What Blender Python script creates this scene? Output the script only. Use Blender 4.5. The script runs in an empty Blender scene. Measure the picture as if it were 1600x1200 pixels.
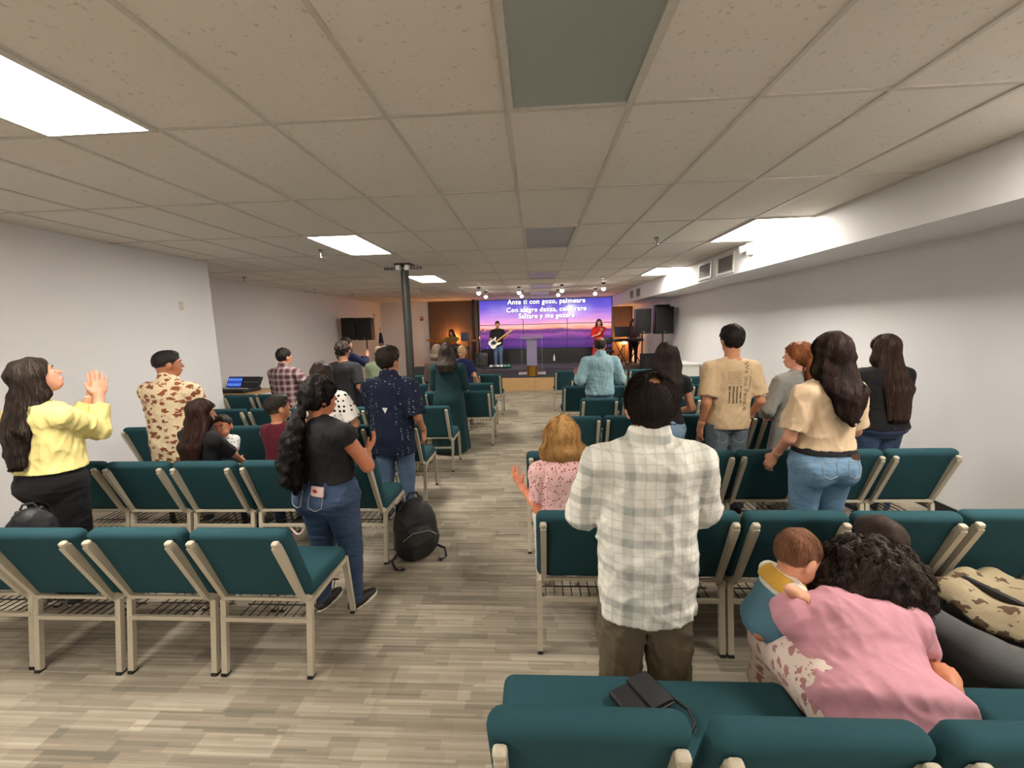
import bpy, bmesh, math, random
import numpy as np
from mathutils import Vector, Matrix

# ------------------------------------------------------------------ camera
S = bpy.context.scene
COL = S.collection
FPX = 649.03
PITCH, YAW, ROLL = 0.13515, 0.05775, -0.02589
CAMH = 1.80
def _rot(p, y, r):
    cp, sp, cy, sy, cr, sr = math.cos(p), math.sin(p), math.cos(y), math.sin(y), math.cos(r), math.sin(r)
    f0 = np.array([-sy*cp, cy*cp, -sp]); r0 = np.array([cy, sy, 0.0]); u0 = np.cross(r0, f0)
    return np.stack([cr*r0 + sr*u0, -sr*r0 + cr*u0, f0])
CM = _rot(PITCH, YAW, ROLL)
cam_data = bpy.data.cameras.new('camera'); cam = bpy.data.objects.new('camera', cam_data); COL.objects.link(cam)
cam_data.sensor_fit = 'HORIZONTAL'; cam_data.sensor_width = 36.0; cam_data.lens = FPX*36.0/1600.0
cam_data.clip_start = 0.05; cam_data.clip_end = 100
mw = Matrix.Identity(4)
for i in range(3):
    mw[i][0] = CM[0][i]; mw[i][1] = CM[1][i]; mw[i][2] = -CM[2][i]
mw[0][3], mw[1][3], mw[2][3] = 0, 0, CAMH
cam.matrix_world = mw
S.camera = cam

# ------------------------------------------------------------------ world, exposure
world = bpy.data.worlds.new('world'); S.world = world; world.use_nodes = True
world.node_tree.nodes['Background'].inputs[0].default_value = (0.9, 0.95, 1.0, 1)
world.node_tree.nodes['Background'].inputs[1].default_value = 0.05
S.view_settings.view_transform = 'Standard'; S.view_settings.look = 'None'
S.view_settings.gamma = 1.0; S.view_settings.use_curve_mapping = False
S.view_settings.exposure = 0.0
LAMP = 46.0          # emission of the ceiling light diffusers
SCREEN = 1.15        # emission of the video wall

# ------------------------------------------------------------------ pixel helpers
def ray(u, v): return CM.T @ np.array([(u-800)/FPX, (600-v)/FPX, 1.0])
def at_z(u, v, z):
    d = ray(u, v); return d*((z-CAMH)/d[2]) + np.array([0, 0, CAMH])
def at_y(u, v, y):
    d = ray(u, v); return d*(y/d[1]) + np.array([0, 0, CAMH])
def at_x(u, v, x):
    d = ray(u, v); return d*(x/d[0]) + np.array([0, 0, CAMH])

# ------------------------------------------------------------------ materials
MATS = {}
def L(c):
    """sRGB 0-255 to linear"""
    o = []
    for k in c[:3]:
        k = k/255.0
        o.append(k/12.92 if k <= 0.04045 else ((k+0.055)/1.055)**2.4)
    return tuple(o) + (1.0,)
class NT:
    def __init__(s, name):
        m = bpy.data.materials.new(name); m.use_nodes = True
        s.m = m; s.t = m.node_tree; s.b = s.t.nodes['Principled BSDF']
    def n(s, typ, **kw):
        x = s.t.nodes.new(typ)
        for k, v in kw.items(): setattr(x, k, v)
        return x
    def l(s, a, b): s.t.links.new(a, b)
    def math(s, op, a, b=None, c=None, clamp=False):
        x = s.n('ShaderNodeMath', operation=op); x.use_clamp = clamp
        for i, v in enumerate((a, b, c)):
            if v is None: continue
            if isinstance(v, (int, float)): x.inputs[i].default_value = v
            else: s.l(v, x.inputs[i])
        return x.outputs[0]
    def mix(s, fac, a, b):
        x = s.n('ShaderNodeMix', data_type='RGBA')
        if isinstance(fac, (int, float)): x.inputs[0].default_value = fac
        else: s.l(fac, x.inputs[0])
        for i, v in ((6, a), (7, b)):
            if isinstance(v, tuple): x.inputs[i].default_value = v
            else: s.l(v, x.inputs[i])
        return x.outputs[2]
    def coord(s, scale=(1, 1, 1), loc=(0, 0, 0), rot=(0, 0, 0), kind='Object'):
        tc = s.n('ShaderNodeTexCoord'); mp = s.n('ShaderNodeMapping')
        mp.inputs['Scale'].default_value = scale; mp.inputs['Location'].default_value = loc; mp.inputs['Rotation'].default_value = rot
        s.l(tc.outputs[kind], mp.inputs[0]); return mp.outputs[0]
    def noise(s, vec, scale, detail=3, rough=0.5):
        x = s.n('ShaderNodeTexNoise'); x.inputs['Scale'].default_value = scale; x.inputs['Detail'].default_value = detail
        x.inputs['Roughness'].default_value = rough
        s.l(vec, x.inputs['Vector']); return x.outputs[0]
    def bump(s, h, strength=0.3, dist=0.01):
        x = s.n('ShaderNodeBump'); x.inputs['Strength'].default_value = strength; x.inputs['Distance'].default_value = dist
        s.l(h, x.inputs['Height']); s.l(x.outputs[0], s.b.inputs['Normal'])
    def col(s, v):
        if isinstance(v, tuple): s.b.inputs['Base Color'].default_value = v
        else: s.l(v, s.b.inputs['Base Color'])
    def setp(s, **kw):
        for k, v in kw.items(): s.b.inputs[k].default_value = v
def M(name, c, rough=0.6, metal=0.0, var=0.12, nscale=30.0, bump=0.0, bscale=200.0, spec=0.5, **kw):
    """plain procedural material: a colour with noise variation and an optional fine bump"""
    if name in MATS: return MATS[name]
    a = NT(name); cl = L(c)
    v = a.coord()
    nz = a.noise(v, nscale)
    lo = tuple(max(0, k*(1-var)) for k in cl[:3]) + (1,); hi = tuple(min(1, k*(1+var)) for k in cl[:3]) + (1,)
    a.col(a.mix(nz, lo, hi))
    a.setp(Roughness=rough, Metallic=metal); a.b.inputs['Specular IOR Level'].default_value = spec
    for k, q in kw.items(): a.b.inputs[k.replace('_', ' ')].default_value = q
    if bump: a.bump(a.noise(v, bscale, 2), bump, 0.004)
    MATS[name] = a.m
    return a.m
def emis(name, c, strength):
    if name in MATS: return MATS[name]
    a = NT(name); a.col(L((240, 240, 240)))
    a.b.inputs['Emission Color'].default_value = L(c); a.b.inputs['Emission Strength'].default_value = strength
    MATS[name] = a.m; return a.m

# ------------------------------------------------------------------ mesh building
class MB:
    def __init__(s): s.v = []; s.f = []
    def add(s, vs, fs):
        o = len(s.v); s.v.extend([tuple(map(float, x)) for x in vs]); s.f.extend([tuple(i+o for i in f) for f in fs]); return s
    def box(s, c, sz, R=None):
        c = np.array(c, float); h = np.array(sz, float)/2
        P = np.array([(x, y, z) for x in (-1, 1) for y in (-1, 1) for z in (-1, 1)])*h
        if R is not None: P = P @ np.array(R).T
        return s.add(P+c, [(0, 1, 3, 2), (4, 6, 7, 5), (0, 4, 5, 1), (2, 3, 7, 6), (0, 2, 6, 4), (1, 5, 7, 3)])
    def bar(s, a, b, w, d, up=(0, 0, 1)):
        """rectangular tube from a to b, w across, d the other way"""
        a = np.array(a, float); b = np.array(b, float); z = b-a; ln = np.linalg.norm(z); z = z/ln
        up = np.array(up, float); x = np.cross(up, z)
        if np.linalg.norm(x) < 1e-4: x = np.cross((1, 0, 0), z)
        x /= np.linalg.norm(x); y = np.cross(z, x)
        return s.box((a+b)/2, (w, d, ln), np.stack([x, y, z], 1))
    def cyl(s, a, b, r, r2=None, seg=12, cap=True):
        r2 = r if r2 is None else r2
        a = np.array(a, float); b = np.array(b, float); z = b-a; z = z/np.linalg.norm(z)
        x = np.cross(z, (0, 0, 1)) if abs(z[2]) < .9 else np.cross(z, (1, 0, 0)); x /= np.linalg.norm(x); y = np.cross(z, x)
        vs = []; fs = []
        for i in range(seg):
            t = 2*math.pi*i/seg; d = x*math.cos(t)+y*math.sin(t); vs += [a+d*r, b+d*r2]
        for i in range(seg):
            j = (i+1) % seg; fs.append((2*i, 2*j, 2*j+1, 2*i+1))
        if cap: fs += [tuple(2*i for i in range(seg))[::-1], tuple(2*i+1 for i in range(seg))]
        return s.add(vs, fs)
    def tube(s, pts, r, seg=8):
        pts = [np.array(p, float) for p in pts]; n = len(pts); vs = []; fs = []; px = None
        for i, p in enumerate(pts):
            t = pts[min(i+1, n-1)]-pts[max(i-1, 0)]; t /= np.linalg.norm(t)+1e-9
            if px is None:
                px = np.cross(t, (0, 0, 1)) if abs(t[2]) < .9 else np.cross(t, (1, 0, 0))
            px = px-t*np.dot(px, t); px /= np.linalg.norm(px)+1e-9; py = np.cross(t, px)
            rr = r[i] if hasattr(r, '__len__') else r
            for k in range(seg):
                a = 2*math.pi*k/seg; vs.append(p+rr*(px*math.cos(a)+py*math.sin(a)))
        for i in range(n-1):
            for k in range(seg):
                j = (k+1) % seg; fs.append((i*seg+k, i*seg+j, (i+1)*seg+j, (i+1)*seg+k))
        fs += [tuple(range(seg))[::-1], tuple((n-1)*seg+k for k in range(seg))]
        return s.add(vs, fs)
    def lathe(s, prof, c=(0, 0, 0), seg=20):
        vs = []; fs = []; n = len(prof)
        for k in range(seg):
            a = 2*math.pi*k/seg
            for r, z in prof: vs.append((c[0]+r*math.cos(a), c[1]+r*math.sin(a), c[2]+z))
        for k in range(seg):
            j = (k+1) % seg
            for i in range(n-1): fs.append((k*n+i, j*n+i, j*n+i+1, k*n+i+1))
        return s.add(vs, fs)
    def ball(s, c, r, seg=10, ring=6):
        rr = np.array(r if hasattr(r, '__len__') else (r, r, r), float); c = np.array(c, float); vs = [c-(0, 0, rr[2])]; fs = []
        for i in range(1, ring):
            p = math.pi*i/ring
            for k in range(seg):
                a = 2*math.pi*k/seg; vs.append(c+rr*np.array((math.sin(p)*math.cos(a), math.sin(p)*math.sin(a), -math.cos(p))))
        vs.append(c+(0, 0, rr[2])); e = len(vs)-1
        for k in range(seg):
            j = (k+1) % seg; fs.append((0, 1+j, 1+k)); fs.append((e, e-seg+k, e-seg+j))
            for i in range(ring-2): fs.append((1+i*seg+k, 1+i*seg+j, 1+(i+1)*seg+j, 1+(i+1)*seg+k))
        return s.add(vs, fs)
    def rbox(s, c, sz, r, seg=3, R=None):
        bm = bmesh.new(); bmesh.ops.create_cube(bm, size=1.0)
        for v in bm.verts: v.co = Vector((v.co.x*sz[0], v.co.y*sz[1], v.co.z*sz[2]))
        bmesh.ops.bevel(bm, geom=bm.edges[:], offset=min(r, min(sz)*0.49), segments=seg, profile=0.5, affect='EDGES')
        bm.verts.index_update(); P = np.array([v.co[:] for v in bm.verts]); F = [tuple(v.index for v in f.verts) for f in bm.faces]; bm.free()
        if R is not None: P = P @ np.array(R).T
        return s.add(P+np.array(c, float), F)
    def mesh(s, name, mat, smooth=False):
        me = bpy.data.meshes.new(name); me.from_pydata(s.v, [], s.f); me.update()
        if mat is not None: me.materials.append(mat)
        if smooth:
            me.polygons.foreach_set('use_smooth', [True]*len(me.polygons))
            if smooth != 'all': me.set_sharp_from_angle(angle=math.radians(40))
        return me
    def build(s, name, mat, parent=None, smooth=False, loc=None, rotz=0):
        return link(name, s.mesh(name, mat, smooth), parent, loc, rotz)
def link(name, me, parent=None, loc=None, rotz=0):
    o = bpy.data.objects.new(name, me); COL.objects.link(o)
    if parent is not None: o.parent = parent
    if loc is not None: o.location = loc
    o.rotation_euler = (0, 0, rotz)
    return o
def tag(o, label=None, cat=None, group=None, kind=None):
    if label: o['label'] = label
    if cat: o['category'] = cat
    if group: o['group'] = group
    if kind: o['kind'] = kind
    return o
def thing(name, label, cat, loc=(0, 0, 0), rotz=0, group=None):
    o = bpy.data.objects.new(name, None); COL.objects.link(o); o.empty_display_size = 0.1
    o.location = loc; o.rotation_euler = (0, 0, rotz)
    return tag(o, label, cat, group)
def struct(name, mb, mat, smooth=False):
    return tag(mb.build(name, mat, None, smooth), kind='structure')
KIDS = {}
def copy_tree(o, parent=None):
    c = o.copy(); COL.objects.link(c); c.parent = parent
    for ch in [k for k in list(o.children)]: copy_tree(ch, c)
    return c
def RX(a): c, s = math.cos(a), math.sin(a); return np.array([[1, 0, 0], [0, c, -s], [0, s, c]])
def RY(a): c, s = math.cos(a), math.sin(a); return np.array([[c, 0, s], [0, 1, 0], [-s, 0, c]])
def RZ(a): c, s = math.cos(a), math.sin(a); return np.array([[c, -s, 0], [s, c, 0], [0, 0, 1]])
# ------------------------------------------------------------------ the room
CEIL = CAMH + 1.070
TW, TD = 0.6096, 1.2192
GX0, GY0 = -0.1166, 2.2301
XL, XL2, XR, XS = -4.84, -6.03, 3.70, 2.93       # left wall, recessed left wall, right wall, soffit face
YB, YJ, YF = -4.0, 6.10, 16.2                    # back wall, jog of the left wall, front wall
SOF = CAMH + 0.69
STZ = 0.42; STY = 11.75                          # stage height and front edge

def wall_mat():
    a = NT('painted wall'); v = a.coord(kind='Object')
    n1 = a.noise(v, 1.3, 3); n2 = a.noise(v, 55, 4, .6)
    a.col(a.mix(n1, L((222, 222, 224)), L((230, 229, 229)))); a.setp(Roughness=.75)
    a.bump(n2, .16, .006); return a.m
WALL = wall_mat()
def carpet_mat():
    a = NT('plank carpet'); v = a.coord()
    def planks(sx, sy, seed):
        m = a.coord(scale=(1/sx, 1/sy, 1), loc=(seed, seed*.37, 0))
        sp = a.n('ShaderNodeSeparateXYZ'); a.l(m, sp.inputs[0])
        row = a.math('FLOOR', sp.outputs[1])
        w1 = a.n('ShaderNodeTexWhiteNoise', noise_dimensions='1D'); a.l(row, w1.inputs['W'])
        sh = a.math('ADD', sp.outputs[0], a.math('MULTIPLY', w1.outputs[0], 7.3))
        cb = a.n('ShaderNodeCombineXYZ'); a.l(a.math('FLOOR', sh), cb.inputs[0]); a.l(row, cb.inputs[1])
        w2 = a.n('ShaderNodeTexWhiteNoise', noise_dimensions='2D'); a.l(cb.outputs[0], w2.inputs['Vector'])
        return w2.outputs[0]
    p1 = planks(.36, .10, 3.1); p2 = planks(.25, .05, 8.7); p3 = planks(.7, .0125, 1.9)
    fine = a.noise(a.coord(scale=(6, 260, 1)), 1.0, 2)
    tuft = a.noise(a.coord(), 420, 2)
    f = a.math('ADD', a.math('MULTIPLY', p1, .34), a.math('MULTIPLY', p2, .28))
    f = a.math('ADD', f, a.math('MULTIPLY', p3, .38))
    f = a.math('ADD', a.math('MULTIPLY', f, .72), a.math('ADD', a.math('MULTIPLY', fine, .22), a.math('MULTIPLY', tuft, .14)))
    cr = a.n('ShaderNodeValToRGB'); a.l(f, cr.inputs[0]); e = cr.color_ramp.elements
    e[0].position = .2; e[0].color = L((112, 105, 94)); e[1].position = .85; e[1].color = L((184, 173, 155))
    x = e.new(.5); x.color = L((148, 138, 122))
    a.col(cr.outputs[0]); a.setp(Roughness=.95); a.b.inputs['Specular IOR Level'].default_value = .15
    a.bump(a.math('ADD', tuft, fine), .35, .006); return a.m
struct('floor', MB().box(((XL2+XR)/2, (YB+YF)/2, -.05), (XR-XL2+.4, YF-YB+.4, .1)), carpet_mat())
struct('ceiling', MB().box(((XL2+XR)/2, (YB+YF)/2, CEIL+.30), (XR-XL2+.4, YF-YB+.4, .1)), M('plenum', (70, 68, 66)))
CEILING = bpy.data.objects['ceiling']
struct('wall_left', MB().box((XL-.1, (YB+YJ)/2, CEIL/2+.1), (.2, YJ-YB, CEIL+.3)).box(((XL+XL2)/2-.1, YJ-.1, CEIL/2+.1), (XL-XL2, .2, CEIL+.3)), WALL)
struct('wall_recess', MB().box((XL2-.1, (YJ+YF)/2, CEIL/2+.1), (.2, YF-YJ+.4, CEIL+.3)), WALL)
struct('wall_right', MB().box((XR+.1, (YB+YF)/2, CEIL/2+.1), (.2, YF-YB+.4, CEIL+.3)), WALL)
struct('wall_front', MB().box(((XL2+XR)/2, YF+.1, CEIL/2+.1), (XR-XL2+.4, .2, CEIL+.3)), WALL)
struct('wall_back', MB().box(((XL2+XR)/2, YB-.1, CEIL/2+.1), (XR-XL2+.4, .2, CEIL+.3)), WALL)
struct('trim_1', MB().box(((XS+XR)/2, (YB+YF)/2, (SOF+CEIL+.25)/2), (XR-XS, YF-YB, CEIL+.25-SOF)), WALL)      # soffit along the right wall
bb = M('black rubber base', (28, 28, 30), .6)
struct('baseboard_right', MB().box((XR-.006, (YB+STY)/2, .05), (.012, STY-YB, .1)), bb)
struct('baseboard_left', MB().box((XL+.006, (YB+YJ)/2, .05), (.012, YJ-YB, .1)).box((XL2+.006, (YJ+YF)/2, .05), (.012, YF-YJ, .1)), bb)

# lay-in ceiling: every tile and every grid bar its own piece
def tile_mat():
    a = NT('fissured ceiling tile'); v = a.coord(kind='Generated')
    ob = a.coord(kind='Object')
    tc = a.n('ShaderNodeObjectInfo')
    pos = a.n('ShaderNodeVectorMath', operation='ADD'); a.l(ob, pos.inputs[0]); a.l(tc.outputs['Location'], pos.inputs[1])
    n1 = a.noise(pos.outputs[0], 34, 4, .65); n2 = a.noise(pos.outputs[0], 1.2, 2)
    pit = a.math('LESS_THAN', n1, .36)
    base = a.mix(n2, L((226, 219, 208)), L((234, 228, 218)))
    a.col(a.mix(a.math('MULTIPLY', pit, .35), base, L((140, 132, 120)))); a.setp(Roughness=.9)
    a.bump(n1, .35, .008); return a.m
TILE = tile_mat(); BAR = M('white grid bar', (205, 198, 188), .5)
tile_me = MB().box((0, 0, .008), (TW-.016, TD-.016, .016)).mesh('ceiling_tile', TILE)
icols = range(math.ceil((XL2-GX0)/TW)-1, 5); jrows = range(-5, math.ceil((YF-GY0)/TD))
LIT = [(-4, j) for j in (-4, -1, 2, 5)] + [(4, j) for j in (-4, -1, 2, 5)]
DIM = [(0, j) for j in (-4, -1, 2, 5, 7, 9)]
def clip_tile(i, j):
    x0, x1 = GX0+i*TW, GX0+(i+1)*TW; y0, y1 = GY0+j*TD, GY0+(j+1)*TD
    x0 = max(x0, XL2); x1 = min(x1, XS); y0 = max(y0, YB); y1 = min(y1, YF)
    if y1 <= YJ and x1 <= XL: return None
    if y1 <= YJ: x0 = max(x0, XL)
    if x1-x0 < .04 or y1-y0 < .04: return None
    return x0, x1, y0, y1
for i in icols:
    for j in jrows:
        if (i, j) in LIT or (i, j) in DIM: continue
        r = clip_tile(i, j)
        if r is None: continue
        x0, x1, y0, y1 = r
        if x1-x0 > TW-.01 and y1-y0 > TD-.01: me = tile_me
        else: me = MB().box((0, 0, .008), (x1-x0-.016, y1-y0-.016, .016)).mesh('ceiling_tile', TILE)
        link('ceiling_tile', me, CEILING, ((x0+x1)/2, (y0+y1)/2, CEIL+.004))
for i in range(icols[0]+1, 6):
    x = GX0+i*TW
    if x > XS: x = XS-.012
    y0 = YJ if x < XL else YB
    MB().box((0, 0, 0), (.024, YF-y0, .008)).build('grid_bar', BAR, CEILING, loc=(x, (y0+YF)/2, CEIL))
for j in range(-5, jrows[-1]+1):
    y = GY0+j*TD; x0 = XL2 if y > YJ else XL
    MB().box((0, 0, 0), (XS-x0, .024, .007)).build('grid_bar', BAR, CEILING, loc=((x0+XS)/2, y, CEIL+.0005))

# troffers
dif_on = emis('lit diffuser', (255, 247, 236), LAMP)
dif_off = M('unlit diffuser', (158, 165, 158), .35, var=.05)
frame_m = M('troffer frame', (205, 200, 190), .5)
def troffer(i, j, on, label):
    x, y = GX0+(i+.5)*TW, GY0+(j+.5)*TD
    t = thing('ceiling_light', label, 'light', (x, y, CEIL-.004), group='ceiling light panels')
    m = MB(); w, d, b = TW-.004, TD-.004, .028
    for sx in (-1, 1): m.box((sx*(w-b)/2, 0, 0), (b, d, .02))
    for sy in (-1, 1): m.box((0, sy*(d-b)/2, 0), (w-2*b, b, .02))
    m.build('frame', frame_m, t)
    MB().box((0, 0, .006), (w-2*b, d-2*b, .01)).build('diffuser', dif_on if on else dif_off, t)
    return t
pl = {-4: 'behind the seating', -1: 'over the near end of the room', 2: 'over the middle rows', 5: 'over the front rows'}
for i, j in LIT:
    side = 'beside the soffit' if i == 4 else 'column side'
    troffer(i, j, True, 'lit ceiling light panel %s, %s' % (pl[j], side))
pd = {-4: 'behind the seating', -1: 'nearest the back rows', 2: 'above the middle of the aisle', 5: 'above the front of the aisle', 7: 'above the lectern', 9: 'just before the video wall'}
for i, j in DIM: troffer(i, j, False, 'switched-off ceiling light panel over the aisle, %s' % pd[j])
# ------------------------------------------------------------------ chairs
def fabric_mat():
    a = NT('teal upholstery'); v = a.coord()
    n = a.noise(v, 900, 2); n2 = a.noise(v, 9, 3)
    a.col(a.mix(n, a.mix(n2, L((31, 54, 60)), L((34, 59, 65))), L((52, 89, 96)))); a.setp(Roughness=.85)
    a.b.inputs['Sheen Weight'].default_value = .0; a.b.inputs['Sheen Roughness'].default_value = .4
    a.b.inputs['Specular IOR Level'].default_value = .06
    a.bump(n, .25, .003); return a.m
TEAL = fabric_mat()
BEIGE = M('beige powder coat', (180, 171, 151), .45, var=.06, nscale=60, bump=.05, bscale=500)
FOOT = M('black rubber', (22, 22, 22), .6)
WIRE = M('dark wire', (58, 54, 48), .5, .4)
def make_chair():
    t = thing('church_chair', 'x', 'chair')
    # seat: pillowed pad with a rounded front
    bm = MB().rbox((0, 0, 0), (.50, .41, .095), .04, 4)
    P = np.array(bm.v); k = (P[:, 2] > 0)
    P[:, 2] += np.where(k, .012*(1-(P[:, 0]/.25)**2)*(1-(P[:, 1]/.205)**2), 0)
    P[:, 2] -= np.where(P[:, 1] > .09, ((P[:, 1]-.09)/.115)**2*.018, 0)
    bm.v = [tuple(p + np.array((0, .262, .455))) for p in P]
    bm.build('seat', TEAL, t, 'all')
    # backrest pad leaning back
    lean = math.radians(21)
    R = RX(lean)
    bm = MB().rbox((0, 0, 0), (.495, .080, .465), .038, 4)
    P = np.array(bm.v)
    P[:, 1] += np.where(P[:, 1] > 0, .010*(1-(P[:, 0]/.25)**2)*(1-(P[:, 2]/.24)**2), 0)
    P[:, 1] -= np.where(P[:, 2] > .17, (P[:, 2]-.17)**2*3.0, 0)
    bm.v = [tuple(p) for p in (P @ R.T + np.array((0, -.006, .652)))]
    bm.build('backrest', TEAL, t, 'all')
    pipe = [(-.246, -.02, .215), (-.2, -.02, .234), (.2, -.02, .234), (.246, -.02, .215)]
    for s in (-1, 1):
        x = s*.210
        u = MB(); pts = [(x+s*.02, .075, .385), (x, .04, .425), (x, -.130, .805)]
        for a, b in zip(pts[:-1], pts[1:]): u.bar(a, b, .036, .030, up=(1, 0, 0))
        u.rbox((x, -.133, .815), (.036, .030, .032), .010, 2, RX(lean))
        u.build('upright', BEIGE, t); x = s*.236
        for (a, b) in (((x, 0, .012), (x, .05, .40)), ((x, .505, .012), (x, .455, .41))):
            lg = MB().bar(a, b, .024, .03, up=(1, 0, 0)).build('leg', BEIGE, t)
            MB().box((a[0], a[1], .008), (.029, .036, .016)).build('foot_cap', FOOT, lg)
        MB().bar((x, .04, .393), (x, .465, .402), .024, .026, up=(0, 0, 1)).build('seat_rail', BEIGE, t)
    MB().bar((-.21, .020, .432), (.21, .020, .432), .014, .016).build('crossbar', BEIGE, t)
    MB().bar((-.236, .032, .302), (.236, .032, .302), .018, .022).build('crossbar', BEIGE, t)
    w = MB()
    for k in range(9):
        xx = -.2+k*.05; w.tube([(xx, .04, .305), (xx, .06, .268), (xx, .36, .268), (xx, .38, .31)], .0035, 5)
    w.tube([(-.225, .38, .31), (.225, .38, .31)], .005, 5); w.tube([(-.225, .2, .266), (.225, .2, .266)], .0045, 5)
    w.build('book_rack', WIRE, t)
    return t
proto_chair = make_chair()
ORD = ['aisle-end', 'second', 'third', 'fourth', 'fifth', 'sixth', 'seventh', 'eighth']
# rear-foot line y, centre of the aisle-end chair x, step, count, row words, extra pitch of the row
ROWS = [
    (1.91, -1.445, -.53, 4, 'row behind the yellow jacket', 0),
    (2.96, -1.424, -.53, 5, 'row where a mother holds a toddler', 0),
    (4.10, -1.413, -.53, 6, 'row in front of the boy in maroon', 0),
    (5.06, -1.308, -.52, 7, 'row behind the maroon plaid shirt', 0),
    (6.25, -.918, -.53, 8, 'row in front of the teal dress', 0),
    (7.15, -.968, -.53, 6, 'row behind the navy dress', 0),
    (8.50, -.938, -.53, 5, 'front row on the drum side', 0),
    (.965, .110, .53, 4, 'row where the woman in pink sits', 0),
    (2.10, .235, .515, 6, 'row where the blonde woman sits', 0),
    (3.12, .165, .515, 6, 'row behind the tan flag shirt', 0),
    (4.36, .430, .52, 6, 'row in front of the tan flag shirt', 0),
    (5.43, .820, .515, 5, 'row behind the pale blue shirt', 0),
    (6.56, .660, .515, 5, 'row in front of the pale blue shirt', 0),
    (7.50, .860, .515, 5, 'second row on the keyboard side', 0),
    (8.84, .640, .515, 5, 'front row on the keyboard side', 0),
]
first = True
rng = random.Random(4)
CHAIRS = {}
for ri, (y, x0, st, n, words, rz) in enumerate(ROWS):
    for k in range(n):
        c = proto_chair if first else copy_tree(proto_chair); first = False
        jy = rng.uniform(-.012, .012)
        c.location = (x0+st*k, y+jy, 0); c.rotation_euler = (0, 0, rng.uniform(-.006, .006))
        pos = 'aisle-end teal chair' if k == 0 else 'teal chair %s from the aisle' % ORD[k]
        c['label'] = '%s, %s' % (pos, words)
        c['group'] = 'teal church chairs'
        CHAIRS[(ri, k)] = c
# ------------------------------------------------------------------ figures: smooth distance fields meshed with surface nets
def smin(a, b, k):
    if k <= 0: return np.minimum(a, b)
    h = np.clip(.5+.5*(b-a)/k, 0, 1); return b+(a-b)*h-k*h*(1-h)
def smax(a, b, k): return -smin(-a, -b, k)
def V3(*a): return np.array(a, np.float64)
def unit(v): v = np.asarray(v, float); return v/(np.linalg.norm(v)+1e-12)
class Prim:
    def __init__(s, fn, lo, hi, k=.02): s.fn, s.lo, s.hi, s.k = fn, np.array(lo, float), np.array(hi, float), k
def cap(a, b, ra, rb=None, k=.02, clip=None):
    """tapered capsule; clip = list of (point, normal): keeps the side the normal points away from"""
    a = V3(*a); b = V3(*b); rb = ra if rb is None else rb; ab = b-a; L2 = max(ab@ab, 1e-9)
    def fn(p):
        q = p-a; t = np.clip((q@ab)/L2, 0, 1); d = q-t[:, None]*ab
        r = np.sqrt((d*d).sum(1))-(ra+(rb-ra)*t)
        if clip:
            for c, n in clip: r = np.maximum(r, (p-c)@n)
        return r
    m = max(ra, rb); return Prim(fn, np.minimum(a, b)-m, np.maximum(a, b)+m, k)
def ell(c, r, R=None, k=.02):
    c = V3(*c); r = V3(*r); R = np.eye(3) if R is None else R
    def fn(p):
        q = (p-c)@R
        k0 = np.sqrt(((q/r)**2).sum(1)); k1 = np.sqrt(((q/(r*r))**2).sum(1))+1e-9
        return k0*(k0-1)/k1
    m = r.max(); return Prim(fn, c-m, c+m, k)
def loft(O, R, Lz, prof, infl=0.0, k=.03, pw=2.25, zlo=None, zhi=None):
    """stack of ellipses along the local z of frame R from O; prof rows: z, half width, half depth, y offset"""
    O = V3(*O); prof = np.array(prof, float)
    zz = np.linspace(prof[0, 0], prof[-1, 0], 61)
    cols = [np.interp(zz, prof[:, 0], prof[:, i]) for i in (1, 2, 3)]
    ker = np.exp(-.5*(np.arange(-4, 5)/2.0)**2); ker /= ker.sum()
    cols = [np.convolve(np.pad(c, 4, mode='edge'), ker, 'valid') for c in cols]
    z0 = prof[0, 0] if zlo is None else zlo; z1 = prof[-1, 0] if zhi is None else zhi
    def fn(p):
        q = (p-O)@R; z = np.clip(q[:, 2], zz[0], zz[-1])
        a = np.interp(z, zz, cols[0])+infl; b = np.interp(z, zz, cols[1])+infl; cy = np.interp(z, zz, cols[2])
        r = (np.abs(q[:, 0]/a)**pw+np.abs((q[:, 1]-cy)/b)**pw)**(1/pw)
        d = (r-1)*np.minimum(a, b)
        dz = np.maximum(z0-q[:, 2], q[:, 2]-z1)
        return np.where((d > 0) & (dz > 0), np.sqrt(np.maximum(d, 0)**2+np.maximum(dz, 0)**2), np.maximum(d, dz))
    m = max(cols[0].max(), cols[1].max()+np.abs(cols[2]).max())+infl
    e0 = O+R[:, 2]*z0; e1 = O+R[:, 2]*z1
    return Prim(fn, np.minimum(e0, e1)-m, np.maximum(e0, e1)+m, k)
class Field:
    def __init__(s): s.p = []; s.cut = []; s.disp = None; s.off = 0.0
    def add(s, *ps): s.p.extend(ps); return s
    def bounds(s, mg=.02): return np.min([q.lo for q in s.p], 0)-mg, np.max([q.hi for q in s.p], 0)+mg
    def __call__(s, P):
        d = None
        for q in s.p:
            e = q.fn(P); d = e if d is None else smin(d, e, q.k)
        d = d-s.off
        if s.disp is not None: d = d+s.disp(P)
        for c in s.cut: d = np.maximum(d, c(P))
        return d
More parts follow.
